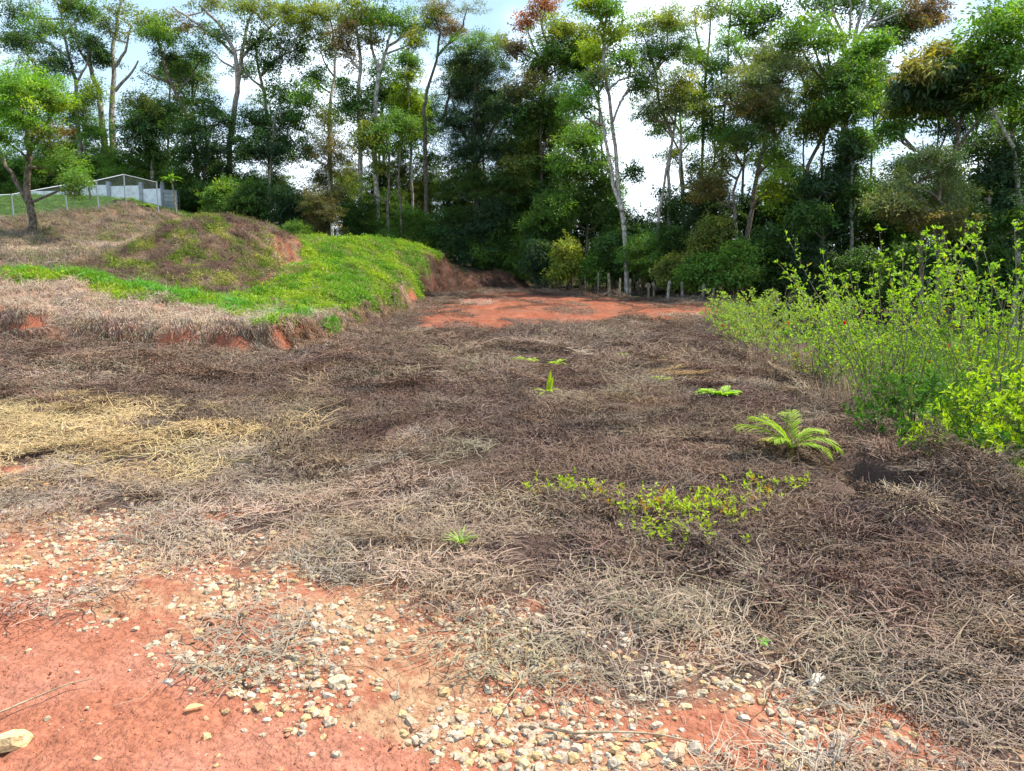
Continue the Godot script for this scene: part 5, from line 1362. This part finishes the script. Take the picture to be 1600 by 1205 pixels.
func make_tangle(stems: int, leaves: int, r: float, grow: float, w: float, lift: float, light: float) -> ArrayMesh:
	var b := Build.new()
	for k in stems:
		var an := rr(0, TAU)
		var at := sqrt(rng.randf()) * r
		var ph := rr(0, TAU)
		var p := Vector3(cos(ph) * at, rr(0.0, 0.5) * lift, sin(ph) * at)
		var long := rng.randf() < 0.04
		var m := 5 if long else 3
		var step := (rr(0.25, 0.5) if long else rr(0.05, 0.2)) * grow / m
		var pts := [p]
		var y0 := p.y
		var slope := rr(-0.3, 0.9) * lift
		for j in m:
			an += rr(-0.7, 0.7) if long else rr(-0.3, 0.3)
			p += Vector3(cos(an), 0, sin(an)) * step
			var t := float(j + 1) / m
			p.y = maxf(0.0, y0 + slope * sin(PI * t * 0.75) + rr(-0.15, 0.15) * lift)
			pts.append(p)
		var side := (Vector3(-sin(an), 0, cos(an)) + Vector3(0, rr(-0.7, 0.7), 0)).normalized()
		var q := rng.randf()
		var c := Color(1, 1, 1)
		if q < light:
			c = [Color(3.3, 2.9, 2.4), Color(3.2, 3.1, 3.0), Color(3.2, 2.4, 1.4)][rng.randi() % 3] * rr(0.7, 1.35)
		elif q < light + 0.3:
			c = [Color(1.9, 1.5, 1.2), Color(1.6, 1.5, 1.45), Color(1.7, 1.15, 0.9)][rng.randi() % 3] * rr(0.7, 1.3)
		else:
			c = Color(1, 0.92, 0.9) * rr(0.4, 1.2)
		b.strip(pts, w * rr(0.6, 1.35), w * 0.5, side, c)
	for k in leaves:
		var at := sqrt(rng.randf()) * r * 1.05
		var ph := rr(0, TAU)
		var p := Vector3(cos(ph) * at, rr(0.0, 0.7) * lift, sin(ph) * at)
		var k2 := rr(0.25, 1.2)
		if rng.randf() < 0.12:
			k2 *= 1.8
		b.leaf(p, (rdir() + Vector3(0, 0.15, 0)).normalized(), rdir(), grow * rr(0.018, 0.042), grow * rr(0.007, 0.017), Color(k2 * 1.05, k2 * 0.95, k2), rr(-0.4, 0.6))
	return b.mesh()


func dead_litter() -> void:
	var near := []
	var far := []
	var pale := []
	for k in 4:
		near.append(make_tangle(260, 300, 0.30, 0.8, 0.0046, 0.05, 0.26))
		far.append(make_tangle(420, 400, 0.60, 1.0, 0.0085, 0.06, 0.26))
	near[3] = make_tangle(130, 620, 0.30, 0.9, 0.005, 0.05, 0.2)
	for k in 3:
		pale.append(make_tangle(260, 60, 0.26, 0.85, 0.0042, 0.04, 0.55))
	var rn := [[], [], [], []]
	var rf := [[], [], [], []]
	var rp := [[], [], []]
	var ry := [[], [], []]
	# bands: from, to, copies per square metre
	for band in [[1.5, 4.5, 24.0, 0], [4.5, 9.5, 17.0, 0], [9.5, 18.0, 6.0, 1], [18.0, 38.0, 4.5, 1]]:
		var d0: float = band[0]
		var d1: float = band[1]
		var wide := 0.74 * d1 + 1.3
		var n := int((d1 - d0) * 2.0 * wide * band[2])
		for k in n:
			var d := rr(d0, d1)
			var x := rr(-wide, wide)
			if absf(x) > 0.74 * d + 1.3:
				continue
			var e := x - along(EDGE, d)
			if e > 1.3 or (absf(x - 2.6) < 0.3 and absf(d - 5.25) < 0.6 and rng.randf() < 0.25):
				continue
			var c := cover(x, d)
			if rng.randf() > c:
				continue
			if d > 11.0:
				var zn := zone(x, d)
				if zn == WOOD:
					if rng.randf() > 0.3:
						continue
				elif zn != PLOT:
					continue
				if d > 15.0 and red_patch(x, d) and rng.randf() < 0.9:
					continue
			var a := n_big.get_noise_2d(x * 1.6 + 31.0, d * 1.6)
			var b := n_mid.get_noise_2d(x * 0.5 + 12.0, d * 0.5)
			var base_c := Color(0.18, 0.13, 0.098)
			base_c = base_c.lerp(Color(0.20, 0.15, 0.10), clampf(a * 1.8 + 0.1, 0, 1)).lerp(Color(0.12, 0.078, 0.066), clampf(-b * 1.6, 0, 0.8))
			# bleached patches where straw lies on top
			var q := d - along(GRAVEL, x)
			var bleach := (1.0 - smoothstep(0.5, 2.4, q + x * 0.3)) * 1.3 if d < 7.5 else 0.0
			bleach = maxf(bleach, 0.9 * smoothstep(0.2, 0.42, b * 0.7 + a * 0.6))
			var yellow := exp(-pow((x + 4.7) / 1.0, 2) - pow((d - 7.2) / 1.0, 2)) + 0.7 * exp(-pow((x + 3.3) / 0.8, 2) - pow((d - 6.2) / 0.7, 2)) + exp(-pow((x - 2.45) / 0.35, 2) - pow((d - 10.3) / 0.45, 2))
			if rng.randf() < yellow * 1.1:
				ry[rng.randi() % 3].append([lay(x, d, 0.015, rr(0.9, 1.5), 0.2), vary(Color(0.40, 0.30, 0.155), 0.2)])
			elif rng.randf() < bleach * 0.8:
				rp[rng.randi() % 3].append([lay(x, d, 0.0, rr(0.8, 1.3) * (1.0 if band[3] == 0 else 1.9), 0.15), vary(Color(0.28, 0.22, 0.165), 0.3)])
			elif band[3] == 0:
				rn[rng.randi() % 4].append([lay(x, d, -0.005, rr(0.8, 1.3), 0.2), vary(base_c, 0.3)])
			else:
				rf[rng.randi() % 4].append([lay(x, d, -0.005, rr(0.8, 1.3), 0.2), vary(base_c, 0.3)])
	var o := base("dead_weeds", Vector3.ZERO)
	tag(o, "dark brown dead weeds and creepers matted over the whole plot", "dead weeds", "", "stuff")
	scatter(o, "near_tangle", near, rn, M.dry)
	scatter(o, "far_tangle", far, rf, M.dry)
	var p := base("bleached_straw", Vector3.ZERO)
	tag(p, "bleached grey straw lying along the gravel and in patches", "straw", "", "stuff")
	scatter(p, "straw", pale, rp, M.dry)
	var y := base("yellow_straw", Vector3.ZERO)
	tag(y, "golden yellow cut straw heaped on the left side of the plot", "straw", "", "stuff")
	scatter(y, "straw", pale, ry, M.dry)

	# dead vines that hang over the face of the bank
	var hang := []
	for k in 3:
		var b := Build.new()
		for s in 24:
			var q := Vector3(rr(-0.22, 0.22), rr(-0.05, 0.08), rr(-0.05, 0.05))
			var pts := [q]
			var drop := rr(0.1, 0.5)
			for j in 4:
				q += Vector3(rr(-0.05, 0.05), -drop / 4.0, rr(-0.035, 0.05))
				pts.append(q)
			var k2 := rr(0.6, 1.6)
			b.strip(pts, 0.014, 0.007, Vector3(1, 0, rr(-0.5, 0.5)).normalized(), Color(k2, k2 * 0.97, k2 * 0.95))
		hang.append(b.mesh())
	var rh := [[], [], []]
	for k in 3200:
		var i := rng.randi_range(1, 10)
		var a := Vector2(BANK[i][0], BANK[i][1])
		var b := Vector2(BANK[i + 1][0], BANK[i + 1][1])
		if rng.randf() > a.distance_to(b) / 5.6:
			continue
		var q := a.lerp(b, rng.randf())
		var inw := (b - a).orthogonal() * -1.0
		inw = inw.normalized()
		if bank(q.x + inw.x * 0.3, q.y + inw.y * 0.3) < 0.0:
			inw = -inw
		var t := rr(0.02, 0.42)
		var x := q.x + inw.x * t
		var d := q.y + inw.y * t
		var hole := n_mid.get_noise_2d(x * 0.8 + 4.0, d * 0.8)
		if hole > 0.16 or absf(x + 8.1) < 0.36 and rng.randf() < 0.9:
			continue
		if absf(x + 5.35) < 0.2 and d < 15.0 and rng.randf() < 0.7:
			continue
		var yaw := atan2(inw.x, -inw.y)
		var bs := Basis(Vector3.UP, -yaw + rr(-0.3, 0.3)).scaled(Vector3(rr(0.6, 1.2), rr(0.4, 1.15), 1.0))
		rh[rng.randi() % 3].append([Transform3D(bs, Vector3(x - inw.x * 0.06, height(x, d) + 0.05, -d + inw.y * 0.06)), vary(Color(0.30, 0.215, 0.15), 0.5)])
	var hv := base("hanging_vines", Vector3.ZERO)
	tag(hv, "grey brown dead vines hanging down the cut face of the bank", "dead vines", "", "stuff")
	scatter(hv, "vines", hang, rh, M.dry)


# ---------------------------------------------------------------- stones

func make_stone(sd: int) -> ArrayMesh:
	# a cube of 2 x 2 faces a side, rounded and knocked about
	var nz := FastNoiseLite.new()
	nz.seed = sd
	nz.frequency = 0.9
	var b := Build.new()
	var axes := [Vector3.RIGHT, Vector3.LEFT, Vector3.UP, Vector3.DOWN, Vector3.BACK, Vector3.FORWARD]
	for ax in axes:
		var u: Vector3 = Vector3(ax.y, ax.z, ax.x)
		var w: Vector3 = ax.cross(u)
		for i in 2:
			for j in 2:
				var q := []
				for o in [[0, 0], [1, 0], [1, 1], [0, 1]]:
					var p: Vector3 = (ax + u * (i + o[0] - 1.0) + w * (j + o[1] - 1.0))
					p = p.normalized() * lerpf(1.0, p.length(), 0.22)
					p *= 1.0 + 0.55 * nz.get_noise_3dv(p * 1.0)
					q.append(Vector3(p.x * 0.5, p.y * 0.3, p.z * 0.38))
				b.quad(q[0], q[3], q[2], q[1], Color(1, 1, 1))
	return b.mesh()


func stone_color() -> Color:
	var q := rng.randf()
	if q < 0.14:
		return vary(Color(0.40, 0.22, 0.14), 0.2)
	if q < 0.42:
		return vary(Color(0.45, 0.36, 0.25), 0.2)
	if q < 0.68:
		return vary(Color(0.44, 0.37, 0.29), 0.2)
	if q < 0.8:
		return vary(Color(0.46, 0.34, 0.19), 0.18)
	if q < 0.92:
		return vary(Color(0.40, 0.30, 0.23), 0.2)
	return vary(Color(0.42, 0.38, 0.33), 0.15)


func stones() -> void:
	var shapes := []
	for k in 7:
		shapes.append(make_stone(40 + k))
	var small := [[], [], [], [], [], [], []]
	var big := []
	for k in 90000:
		var d := rr(1.5, 6.4)
		var x := rr(-0.74 * d - 0.8, 0.74 * d + 0.8)
		var g := d - along(ROAD, x)
		var q := d - along(GRAVEL, x)
		var p := 0.0
		if g < 0.0:
			p = 0.02 + 0.3 * smoothstep(-0.25, 0.0, g)
		elif q < 0.0:
			p = 0.85
		else:
			p = 0.75 * (1.0 - smoothstep(0.1, 1.0, q))
		p *= 1.0 - 0.5 * smoothstep(0.3, 1.6, x)
		if d < 3.4 and x > -0.2 and x < 1.4 and q < 0.7:
			p = maxf(p, 0.22)
		p *= clampf(0.75 + 2.0 * n_mid.get_noise_2d(x * 0.9 + 70.0, d * 0.9), 0.08, 1.4)
		if rng.randf() > p:
			continue
		var s := 0.006 + 0.037 * pow(rng.randf(), 3.3)
		if g < -0.1:
			s *= 0.8
		var seen := d > 2.16 and absf(x) < 0.655 * d
		big.append([s / d if seen else 0.0, s, x, d])
	big.sort_custom(func(a, b): return a[0] > b[0])
	# a few that stand out, then the largest of the gravel
	var special := [[-1.66, 2.34, 0.105, "large pale yellow stone at the bottom left corner", Color(0.62, 0.50, 0.28)], [0.53, 2.26, 0.075, "rounded tan stone among straw at the bottom right of centre", Color(0.50, 0.36, 0.26)], [0.6, 2.3, 0.06, "flat grey stone tucked behind the rounded tan stone", Color(0.42, 0.37, 0.32)], [1.62, 3.18, 0.085, "pair-shaped pale stone half sunk in dark litter at right", Color(0.58, 0.44, 0.32)], [-0.66, 2.72, 0.08, "angular cream stone at the front of the gravel band", Color(0.62, 0.52, 0.36)]]
	for sp in special:
		var o := part("stone", shapes[rng.randi() % 7], tinted(sp[4]), self)
		o.transform = lay(sp[0], sp[1], sp[2] * 0.16, sp[2], 0.25)
		tag(o, sp[3], "stone", "loose stones of the gravel")
	var tints := []
	var tones := []
	for k in 12:
		var sc := stone_color()
		tints.append(tinted(sc))
		tones.append("reddish" if sc.r > sc.g * 1.6 else "ochre" if sc.r > sc.b * 2.1 else "greyish" if sc.r < sc.b * 1.45 else "buff")
	for k in big.size():
		var r: Array = big[k]
		var t := lay(r[2], r[3], r[1] * rr(-0.12, 0.14), r[1] * 1.2, 0.35)
		if k < 290:
			var pick := rng.randi() % 12
			var o := part("stone", shapes[k % 7], tints[pick], self)
			o.transform = t
			var spot := "on the bare red dirt" if r[3] - along(ROAD, r[2]) < 0.0 else "at the left end of the gravel band" if r[2] < -1.4 else "in the middle of the gravel band" if r[2] < -0.2 else "in the gravel at the bottom centre of the picture" if r[2] < 0.3 and r[3] < 2.6 else "in the gravel right behind the bottom centre stones" if r[2] < 0.3 else "at the right end of the gravel near the picture bottom" if r[3] < 2.6 else "among straw at the right end of the gravel"
			tag(o, "%s angular pebble lying %s" % [tones[pick], spot], "stone", "loose stones of the gravel")
		else:
			small[k % 7].append([t, stone_color()])
	var g := base("gravel", Vector3.ZERO)
	tag(g, "small buff and yellow gravel scattered between red dirt and straw", "gravel", "", "stuff")
	scatter(g, "pebbles", shapes, small, M.stone)
	# crumbs of red earth on the bare dirt
	var crumbs := [[], [], [], [], [], [], []]
	for k in 9000:
		var d := rr(1.5, 5.5)
		var x := rr(-0.74 * d - 0.8, 0.74 * d + 0.8)
		if cover(x, d) > 0.5 or n_mid.get_noise_2d(x * 1.4, d * 1.4) + rr(-0.3, 0.3) < -0.05:
			continue
		crumbs[k % 7].append([lay(x, d, 0.0, 0.005 + 0.013 * pow(rng.randf(), 3.0), 0.6), vary(RED * 0.95, 0.2)])
	var cr := base("earth_crumbs", Vector3.ZERO)
	tag(cr, "crumbs of dry red earth lying on the bare dirt", "earth crumbs", "", "stuff")
	scatter(cr, "crumbs", shapes, crumbs, M.stone)


func tinted(c: Color) -> StandardMaterial3D:
	var m: StandardMaterial3D = M.stone.duplicate()
	m.albedo_color = c.linear_to_srgb()
	return m


# ---------------------------------------------------------------- small plants on the plot

func small_plants() -> void:
	palm(2.21, 5.95)
	rosette("broad_leaf_plant", "low broad-leaved bright green plant right of centre, left of hedge", 2.3, 8.4, 18, 0.27, 0.10, 0.5, Color(0.30, 0.50, 0.06))
	rosette("shoot", "single upright yellow green shoot with low leaves in mid plot", 0.40, 8.8, 5, 0.20, 0.04, 0.3, Color(0.38, 0.50, 0.03), 0.30)
	rosette("grass_clump", "small pale green grass clump in front of centre", -0.28, 4.06, 26, 0.13, 0.012, 0.9, Color(0.30, 0.42, 0.10))
	for p in [[0.1, 11.45, 7, "row of bright seedlings beyond the upright shoot, left one"], [0.28, 11.4, 6, "row of bright seedlings beyond the upright shoot, right one"], [0.64, 11.0, 5, "small seedling right of the row of bright seedlings"], [1.78, 12.2, 6, "yellow green seedling far right of the row of seedlings"], [1.91, 9.7, 6, "two-leaved seedling beside the round straw heap"], [0.7, 16.0, 6, "small bright seedling farthest out on the dark litter"]]:
		rosette("seedling", p[3], p[0], p[1], p[2] + 3, 0.15, 0.06, 0.6, Color(0.36, 0.48, 0.04))
	rosette("seedling", "tiny seedling in the gravel at lower right", 1.03, 2.95, 5, 0.035, 0.014, 0.3, Color(0.18, 0.40, 0.05))
	for p in [[2.52, 7.6, "left seedling of two before the dry hedge grass"], [2.72, 7.55, "right seedling of two before the dry hedge grass"]]:
		rosette("seedling", p[2], p[0], p[1], 8, 0.09, 0.04, 0.3, Color(0.30, 0.42, 0.05))
	creeping("creeping_weed", "largest patch of yellow green creeping weed in the foreground", 0.95, 4.5, 0.5, 130)
	creeping("creeping_weed", "small creeping weed patch left behind the largest one", 0.42, 5.05, 0.28, 40)
	creeping("creeping_weed", "creeping weed patch below the little palm", 1.75, 5.05, 0.24, 30)
	creeping("creeping_weed", "sparse creeping weed between palm patch and largest patch", 1.4, 4.85, 0.18, 18)
	# dry tussocks at the hedge foot and over the ditch
	for p in [[3.35, 9.9, 0.55, 90, "beige dry grass at the hedge foot near the red buds"], [3.35, 7.9, 0.45, 120, "beige dry grass clump left of the dark green bush"], [3.9, 8.6, 0.8, 110, "tall dry grass stalks under the tall shrubs"], [5.15, 19.0, 0.5, 70, "dry grass clump at the far end of hedge"], [4.0, 11.6, 0.5, 70, "dry grass between the pale hedge shrubs"]]:
		tussock(p[4], p[0], p[1], p[2], p[3], Color(0.40, 0.29, 0.20), 0.5)
	tussock("straw coloured tussock hanging over the dark ditch", 2.36, 4.4, 0.24, 280, Color(0.42, 0.34, 0.23), 2.3)
	tussock("pale bleached tussock near the right edge of foreground", 2.2, 3.3, 0.15, 60, Color(0.46, 0.38, 0.30), 2.2)
	tussock("flattened pale tussock at the bottom right", 1.0, 2.25, 0.12, 70, Color(0.40, 0.34, 0.28), 2.3)
	tussock("green weeds sprouting at the far hedge end", 5.35, 19.3, 0.75, 60, Color(0.22, 0.30, 0.09), 0.5)
	# cut stumps of weeds
	for p in [[-0.36, 3.4, 0.13, 12, "dark stump of cut weed stems in the foreground"], [-0.1, 2.95, 0.09, 8, "thin brown stubble near the pale straw heap"], [0.0, 2.85, 0.1, 9, "brown stubble right of the pale straw heap"], [-1.35, 3.55, 0.08, 7, "dry stubble in the gravel at left"], [-1.75, 4.75, 0.1, 9, "dry stubble in the bleached straw at left"]]:
		var b := Build.new()
		for k in p[3]:
			var f := Vector3(rr(-0.04, 0.04), -0.02, rr(-0.04, 0.04))
			b.tube([f, f + Vector3(rr(-0.05, 0.05), p[2] * rr(0.3, 1.0), rr(-0.05, 0.05))], [0.004, 0.0025], 4, vary(Color(0.30, 0.22, 0.14), 0.35), true)
		var o := part("weed_stump", b.mesh(), M.dry, self)
		o.position = Vector3(p[0], height(p[0], p[1]), -p[1])
		tag(o, p[4], "stump")


func palm(x: float, d: float) -> void:
	var root := base("palm_seedling", Vector3(x, height(x, d), -d))
	tag(root, "little palm with feathery yellow green fronds on dark litter", "palm")
	var st := Build.new()
	st.tube([Vector3(0, -0.05, 0), Vector3(0.0, 0.08, 0), Vector3(0.01, 0.14, 0)], [0.03, 0.026, 0.016], 6, Color(0.22, 0.17, 0.06), true)
	part("stem", st.mesh(), M.bark, root)
	# each frond: heading, length, rise, droop, dead or alive
	for f in [[3.0, 0.44, 1.1, 0.8, 0], [2.7, 0.38, 1.7, 0.9, 0], [0.1, 0.42, 1.1, 1.5, 0], [0.4, 0.36, 1.7, 1.4, 0], [1.3, 0.32, 2.4, 0.7, 0], [-0.5, 0.30, 0.9, 1.3, 0], [-2.5, 0.26, 1.6, 1.2, 0], [3.3, 0.34, 2.2, 0.8, 0], [1.9, 0.40, 0.55, 1.0, 1], [1.1, 0.38, 0.5, 1.0, 1]]:
		var b := Build.new()
		var an: float = f[0]
		var dir := Vector3(cos(an), f[2], -sin(an)).normalized()
		var p := Vector3(0, 0.13, 0)
		var pts := [p]
		var dirs := [dir]
		var n := 22
		for k in n:
			dir = (dir + Vector3(0, -f[3] * 0.055, 0)).normalized()
			p += dir * (f[1] / n)
			pts.append(p)
			dirs.append(dir)
		var rad := []
		for k in n + 1:
			rad.append(lerpf(0.006, 0.0015, float(k) / n))
		var green := Color(0.30, 0.44, 0.03) if f[4] == 0 else Color(0.50, 0.45, 0.38)
		b.tube(pts, rad, 4, green * 0.9)
		for k in range(3, n + 1):
			var side: Vector3 = dirs[k].cross(Vector3.UP).normalized()
			for s in [-1.0, 1.0]:
				var o: Vector3 = (side * s * 0.6 + dirs[k] * 0.95 + Vector3(0, rr(0.1, 0.5), 0)).normalized()
				var l: float = f[1] * 0.42 * sin(PI * (0.2 + 0.72 * (k - 3.0) / n)) * rr(0.85, 1.1)
				b.big_leaf(pts[k], o, Vector3(0, 1, 0) + side * 0.2, l, 0.013, vary(green, 0.18), 0.9, 3)
		part("frond", b.mesh(), M.thin_leaf, root)


func rosette(called: String, label: String, x: float, d: float, n: int, l: float, w: float, rise: float, col: Color, upright := 0.0) -> void:
	var root := base(called, Vector3(x, height(x, d), -d))
	tag(root, label, "plant")
	for k in n:
		var b := Build.new()
		var an := TAU * k / n + rr(-0.4, 0.4)
		var dir := Vector3(cos(an), rise + rr(0.0, 0.6), sin(an)).normalized()
		b.big_leaf(Vector3(dir.x, 0, dir.z) * w * 0.3 + Vector3(0, 0.05, 0), dir, Vector3.UP, l * rr(0.7, 1.15), w * rr(0.8, 1.15), vary(col, 0.2), 0.9, 5)
		part("leaf", b.mesh(), M.thin_leaf, root)
	if upright > 0.0:
		for s in [[0.12, 1.0], [0.3, 0.75]]:
			var b := Build.new()
			b.big_leaf(Vector3(0.01, 0.02, 0), Vector3(s[0], 1, 0.05), Vector3(0.2, 0.2, 1), upright * s[1], 0.055, col, 0.05, 6)
			part("leaf", b.mesh(), M.thin_leaf, root)


func creeping(called: String, label: String, x: float, d: float, r: float, sprigs: int) -> void:
	var root := base(called, Vector3(x, height(x, d), -d))
	tag(root, label, "weed", "creeping weeds on the dead litter")
	var wood := Build.new()
	var fol := Build.new()
	for k in sprigs:
		var an := rr(0, TAU)
		var q := Vector3(cos(an), 0, sin(an)) * r * pow(rng.randf(), 0.7) * rr(0.6, 1.3)
		var gy := height(x + q.x, d - q.z) - root.position.y
		var p := Vector3(q.x, gy + 0.03, q.z)
		var dir := (rdir() * 0.8 + Vector3(0, 1.0, 0)).normalized()
		var l := rr(0.05, 0.13)
		wood.strip([p, p + dir * l], 0.004, 0.002, dir.cross(Vector3(0.1, 0.2, 1)).normalized(), Color(0.22, 0.2, 0.06))
		var col := Color(0.37, 0.47, 0.03)
		if rng.randf() < 0.08:
			col = Color(0.5, 0.25, 0.03)
		for j in 7:
			fol.leaf(p + dir * l * rr(0.3, 1.0), (rdir() + dir * 0.7).normalized(), (Vector3.UP + rdir() * 0.5).normalized(), rr(0.022, 0.045), rr(0.011, 0.02), vary(col, 0.25), 0.2)
	part("stems", wood.mesh(), M.dry, root)
	var f := part("foliage", fol.mesh(), M.thin_leaf, root)
	f.set_meta("kind", "stuff")


func tussock(label: String, x: float, d: float, h: float, n: int, col: Color, bend: float) -> void:
	var b := Build.new()
	for k in n:
		var an := rr(0, TAU)
		var o := Vector3(cos(an), 0, sin(an))
		var f := Vector3(rr(-1, 1), 0, rr(-0.6, 0.6)) * h * 0.55
		var hh := h * rr(0.5, 1.15)
		var lean := bend * rr(0.2, 1.0)
		var twist := rr(-0.25, 0.25)
		var pts := []
		for j in 5:
			var t := j / 4.0
			o = o.rotated(Vector3.UP, twist)
			pts.append(f + o * hh * lean * t * t * 0.6 + Vector3(0, maxf(hh * (t - 0.42 * lean * t * t) - 0.02, 0.012 - 0.03 * float(j == 0)), 0))
		b.strip(pts, 0.0065, 0.002, o.cross(Vector3.UP), vary(col, 0.35))
	var m := part("dry_tussock", b.mesh(), M.dry, self)
	m.position = Vector3(x, height(x, d), -d)
	tag(m, label, "grass tussock")


# ---------------------------------------------------------------- odds and ends

func odds_and_ends() -> void:
	# plants by the wire fence on the knoll
	var dr := base("dracaena", Vector3(-19.15, height(-19.15, 36.0), -36.0))
	tag(dr, "small tree with drooping tuft of dark strap leaves before the white wall", "tree")
	var tb := Build.new()
	tb.tube([Vector3(0, -0.1, 0), Vector3(0.02, 0.3, 0), Vector3(-0.02, 0.62, 0)], [0.05, 0.045, 0.04], 6, Color(0.3, 0.27, 0.22))
	part("trunk", tb.mesh(), M.bark, dr)
	var cb := Build.new()
	for k in 70:
		var u := rdir()
		cb.big_leaf(Vector3(0, 0.6 + rr(0, 0.3), 0), Vector3(u.x, absf(u.y) + 0.15, u.z).normalized(), Vector3.UP, rr(0.4, 0.6), 0.05, vary(Color(0.06, 0.10, 0.04), 0.3), 1.7, 4)
	part("crown", cb.mesh(), M.leaf, dr).set_meta("kind", "stuff")
	rosette("garden_plant", "light green leafy plant beside the tallest fence post on the knoll", -17.3, 35.4, 26, 0.6, 0.16, 0.6, Color(0.17, 0.30, 0.05))
	rosette("garden_plant", "second light green plant right of the tallest fence post", -16.6, 35.8, 22, 0.6, 0.16, 0.5, Color(0.17, 0.30, 0.05))
	rosette("garden_plant", "dark purple plant in front of the white wall", -20.5, 37.0, 20, 0.45, 0.12, 0.8, Color(0.05, 0.03, 0.035))
	var sp := base("sapling", Vector3(-16.55, height(-16.55, 39.0), -39.0))
	tag(sp, "sapling with bare stem and light green top beside the slab fence", "tree")
	var sb := Build.new()
	sb.tube([Vector3(0, -0.2, 0), Vector3(-0.03, 0.8, 0), Vector3(-0.12, 1.75, 0)], [0.05, 0.04, 0.03], 6, Color(0.38, 0.35, 0.28))
	part("trunk", sb.mesh(), M.bark, sp)
	var lb := Build.new()
	for k in 26:
		var u := rdir()
		lb.big_leaf(Vector3(-0.12, 1.72, 0), Vector3(u.x, 0.35 + 0.3 * u.y, u.z).normalized(), Vector3.UP, rr(0.35, 0.6), 0.16, vary(Color(0.17, 0.30, 0.05), 0.2), 0.8, 4)
	part("crown", lb.mesh(), M.leaf, sp).set_meta("kind", "stuff")

	# a pale broken shard of plastic with a dark rim
	var pc := base("plastic_shard", Vector3(1.16, height(1.16, 2.72) + 0.012, -2.72))
	tag(pc, "white plastic shard with dark edge lying in straw at lower right", "litter")
	pc.rotation.y = 0.7
	var pb := Build.new()
	pb.tube([Vector3(-0.04, 0.0, 0.0), Vector3(-0.035, 0.012, 0), Vector3(0.0, 0.02, 0.0), Vector3(0.038, 0.012, 0.002), Vector3(0.045, 0.004, 0.0)], [0.006, 0.018, 0.02, 0.015, 0.004], 7, Color(0.72, 0.66, 0.58))
	part("shell", pb.mesh(), M.plaster, pc)
	var rb := Build.new()
	rb.strip([Vector3(-0.1, 0.014, -0.02), Vector3(-0.05, 0.028, -0.014), Vector3(-0.02, 0.034, -0.006)], 0.006, 0.008, Vector3(0, 0.5, 1).normalized(), Color(0.06, 0.055, 0.05))
	part("rim", rb.mesh(), M.dry, pc)

	# a fallen leaf on the bare dirt
	var lf := Build.new()
	lf.big_leaf(Vector3(-0.035, 0, 0), Vector3(1, 0.12, -0.5), Vector3.UP, 0.07, 0.032, Color(0.62, 0.55, 0.28), 0.25, 6)
	var fl := part("fallen_leaf", lf.mesh(), M.thin_leaf, self)
	fl.position = Vector3(-1.13, height(-1.13, 2.52) + 0.012, -2.52)
	tag(fl, "single yellow fallen leaf lying on bare red dirt", "leaf")

	# dry sticks
	for p in [[1.55, 4.0, 0.3, 0.2, "short bare stick in the dark litter right of centre"], [-1.75, 2.55, 0.42, 0.6, "thin straw stalk lying on bare dirt at left"], [0.35, 2.35, 0.5, -0.3, "curved yellow stalk lying at the bottom centre"], [-1.25, 5.6, 0.5, 1.0, "long pale stick in the bleached straw"], [-0.1, 13.8, 1.0, 0.1, "dead branch lying in the middle distance"], [-2.0, 26.5, 1.6, 0.2, "dead branch lying on the far red earth"]]:
		var b := Build.new()
		var n := 6
		var pts := []
		var rad := []
		for k in n:
			var t := k / (n - 1.0) - 0.5
			var lx: float = p[0] + cos(p[3]) * t * p[2]
			var ld: float = p[1] + sin(p[3]) * t * p[2] + 0.08 * p[2] * sin(t * 5.0)
			pts.append(Vector3(lx, height(lx, ld) + 0.03, -ld) - Vector3(p[0], height(p[0], p[1]), -p[1]))
			rad.append(lerpf(0.012, 0.005, t + 0.5) * clampf(p[2], 0.4, 1.8))
		b.tube(pts, rad, 5, Color(0.42, 0.34, 0.24))
		var o := part("dry_stick", b.mesh(), M.bark, self)
		o.position = Vector3(p[0], height(p[0], p[1]), -p[1])
		tag(o, p[4], "stick")
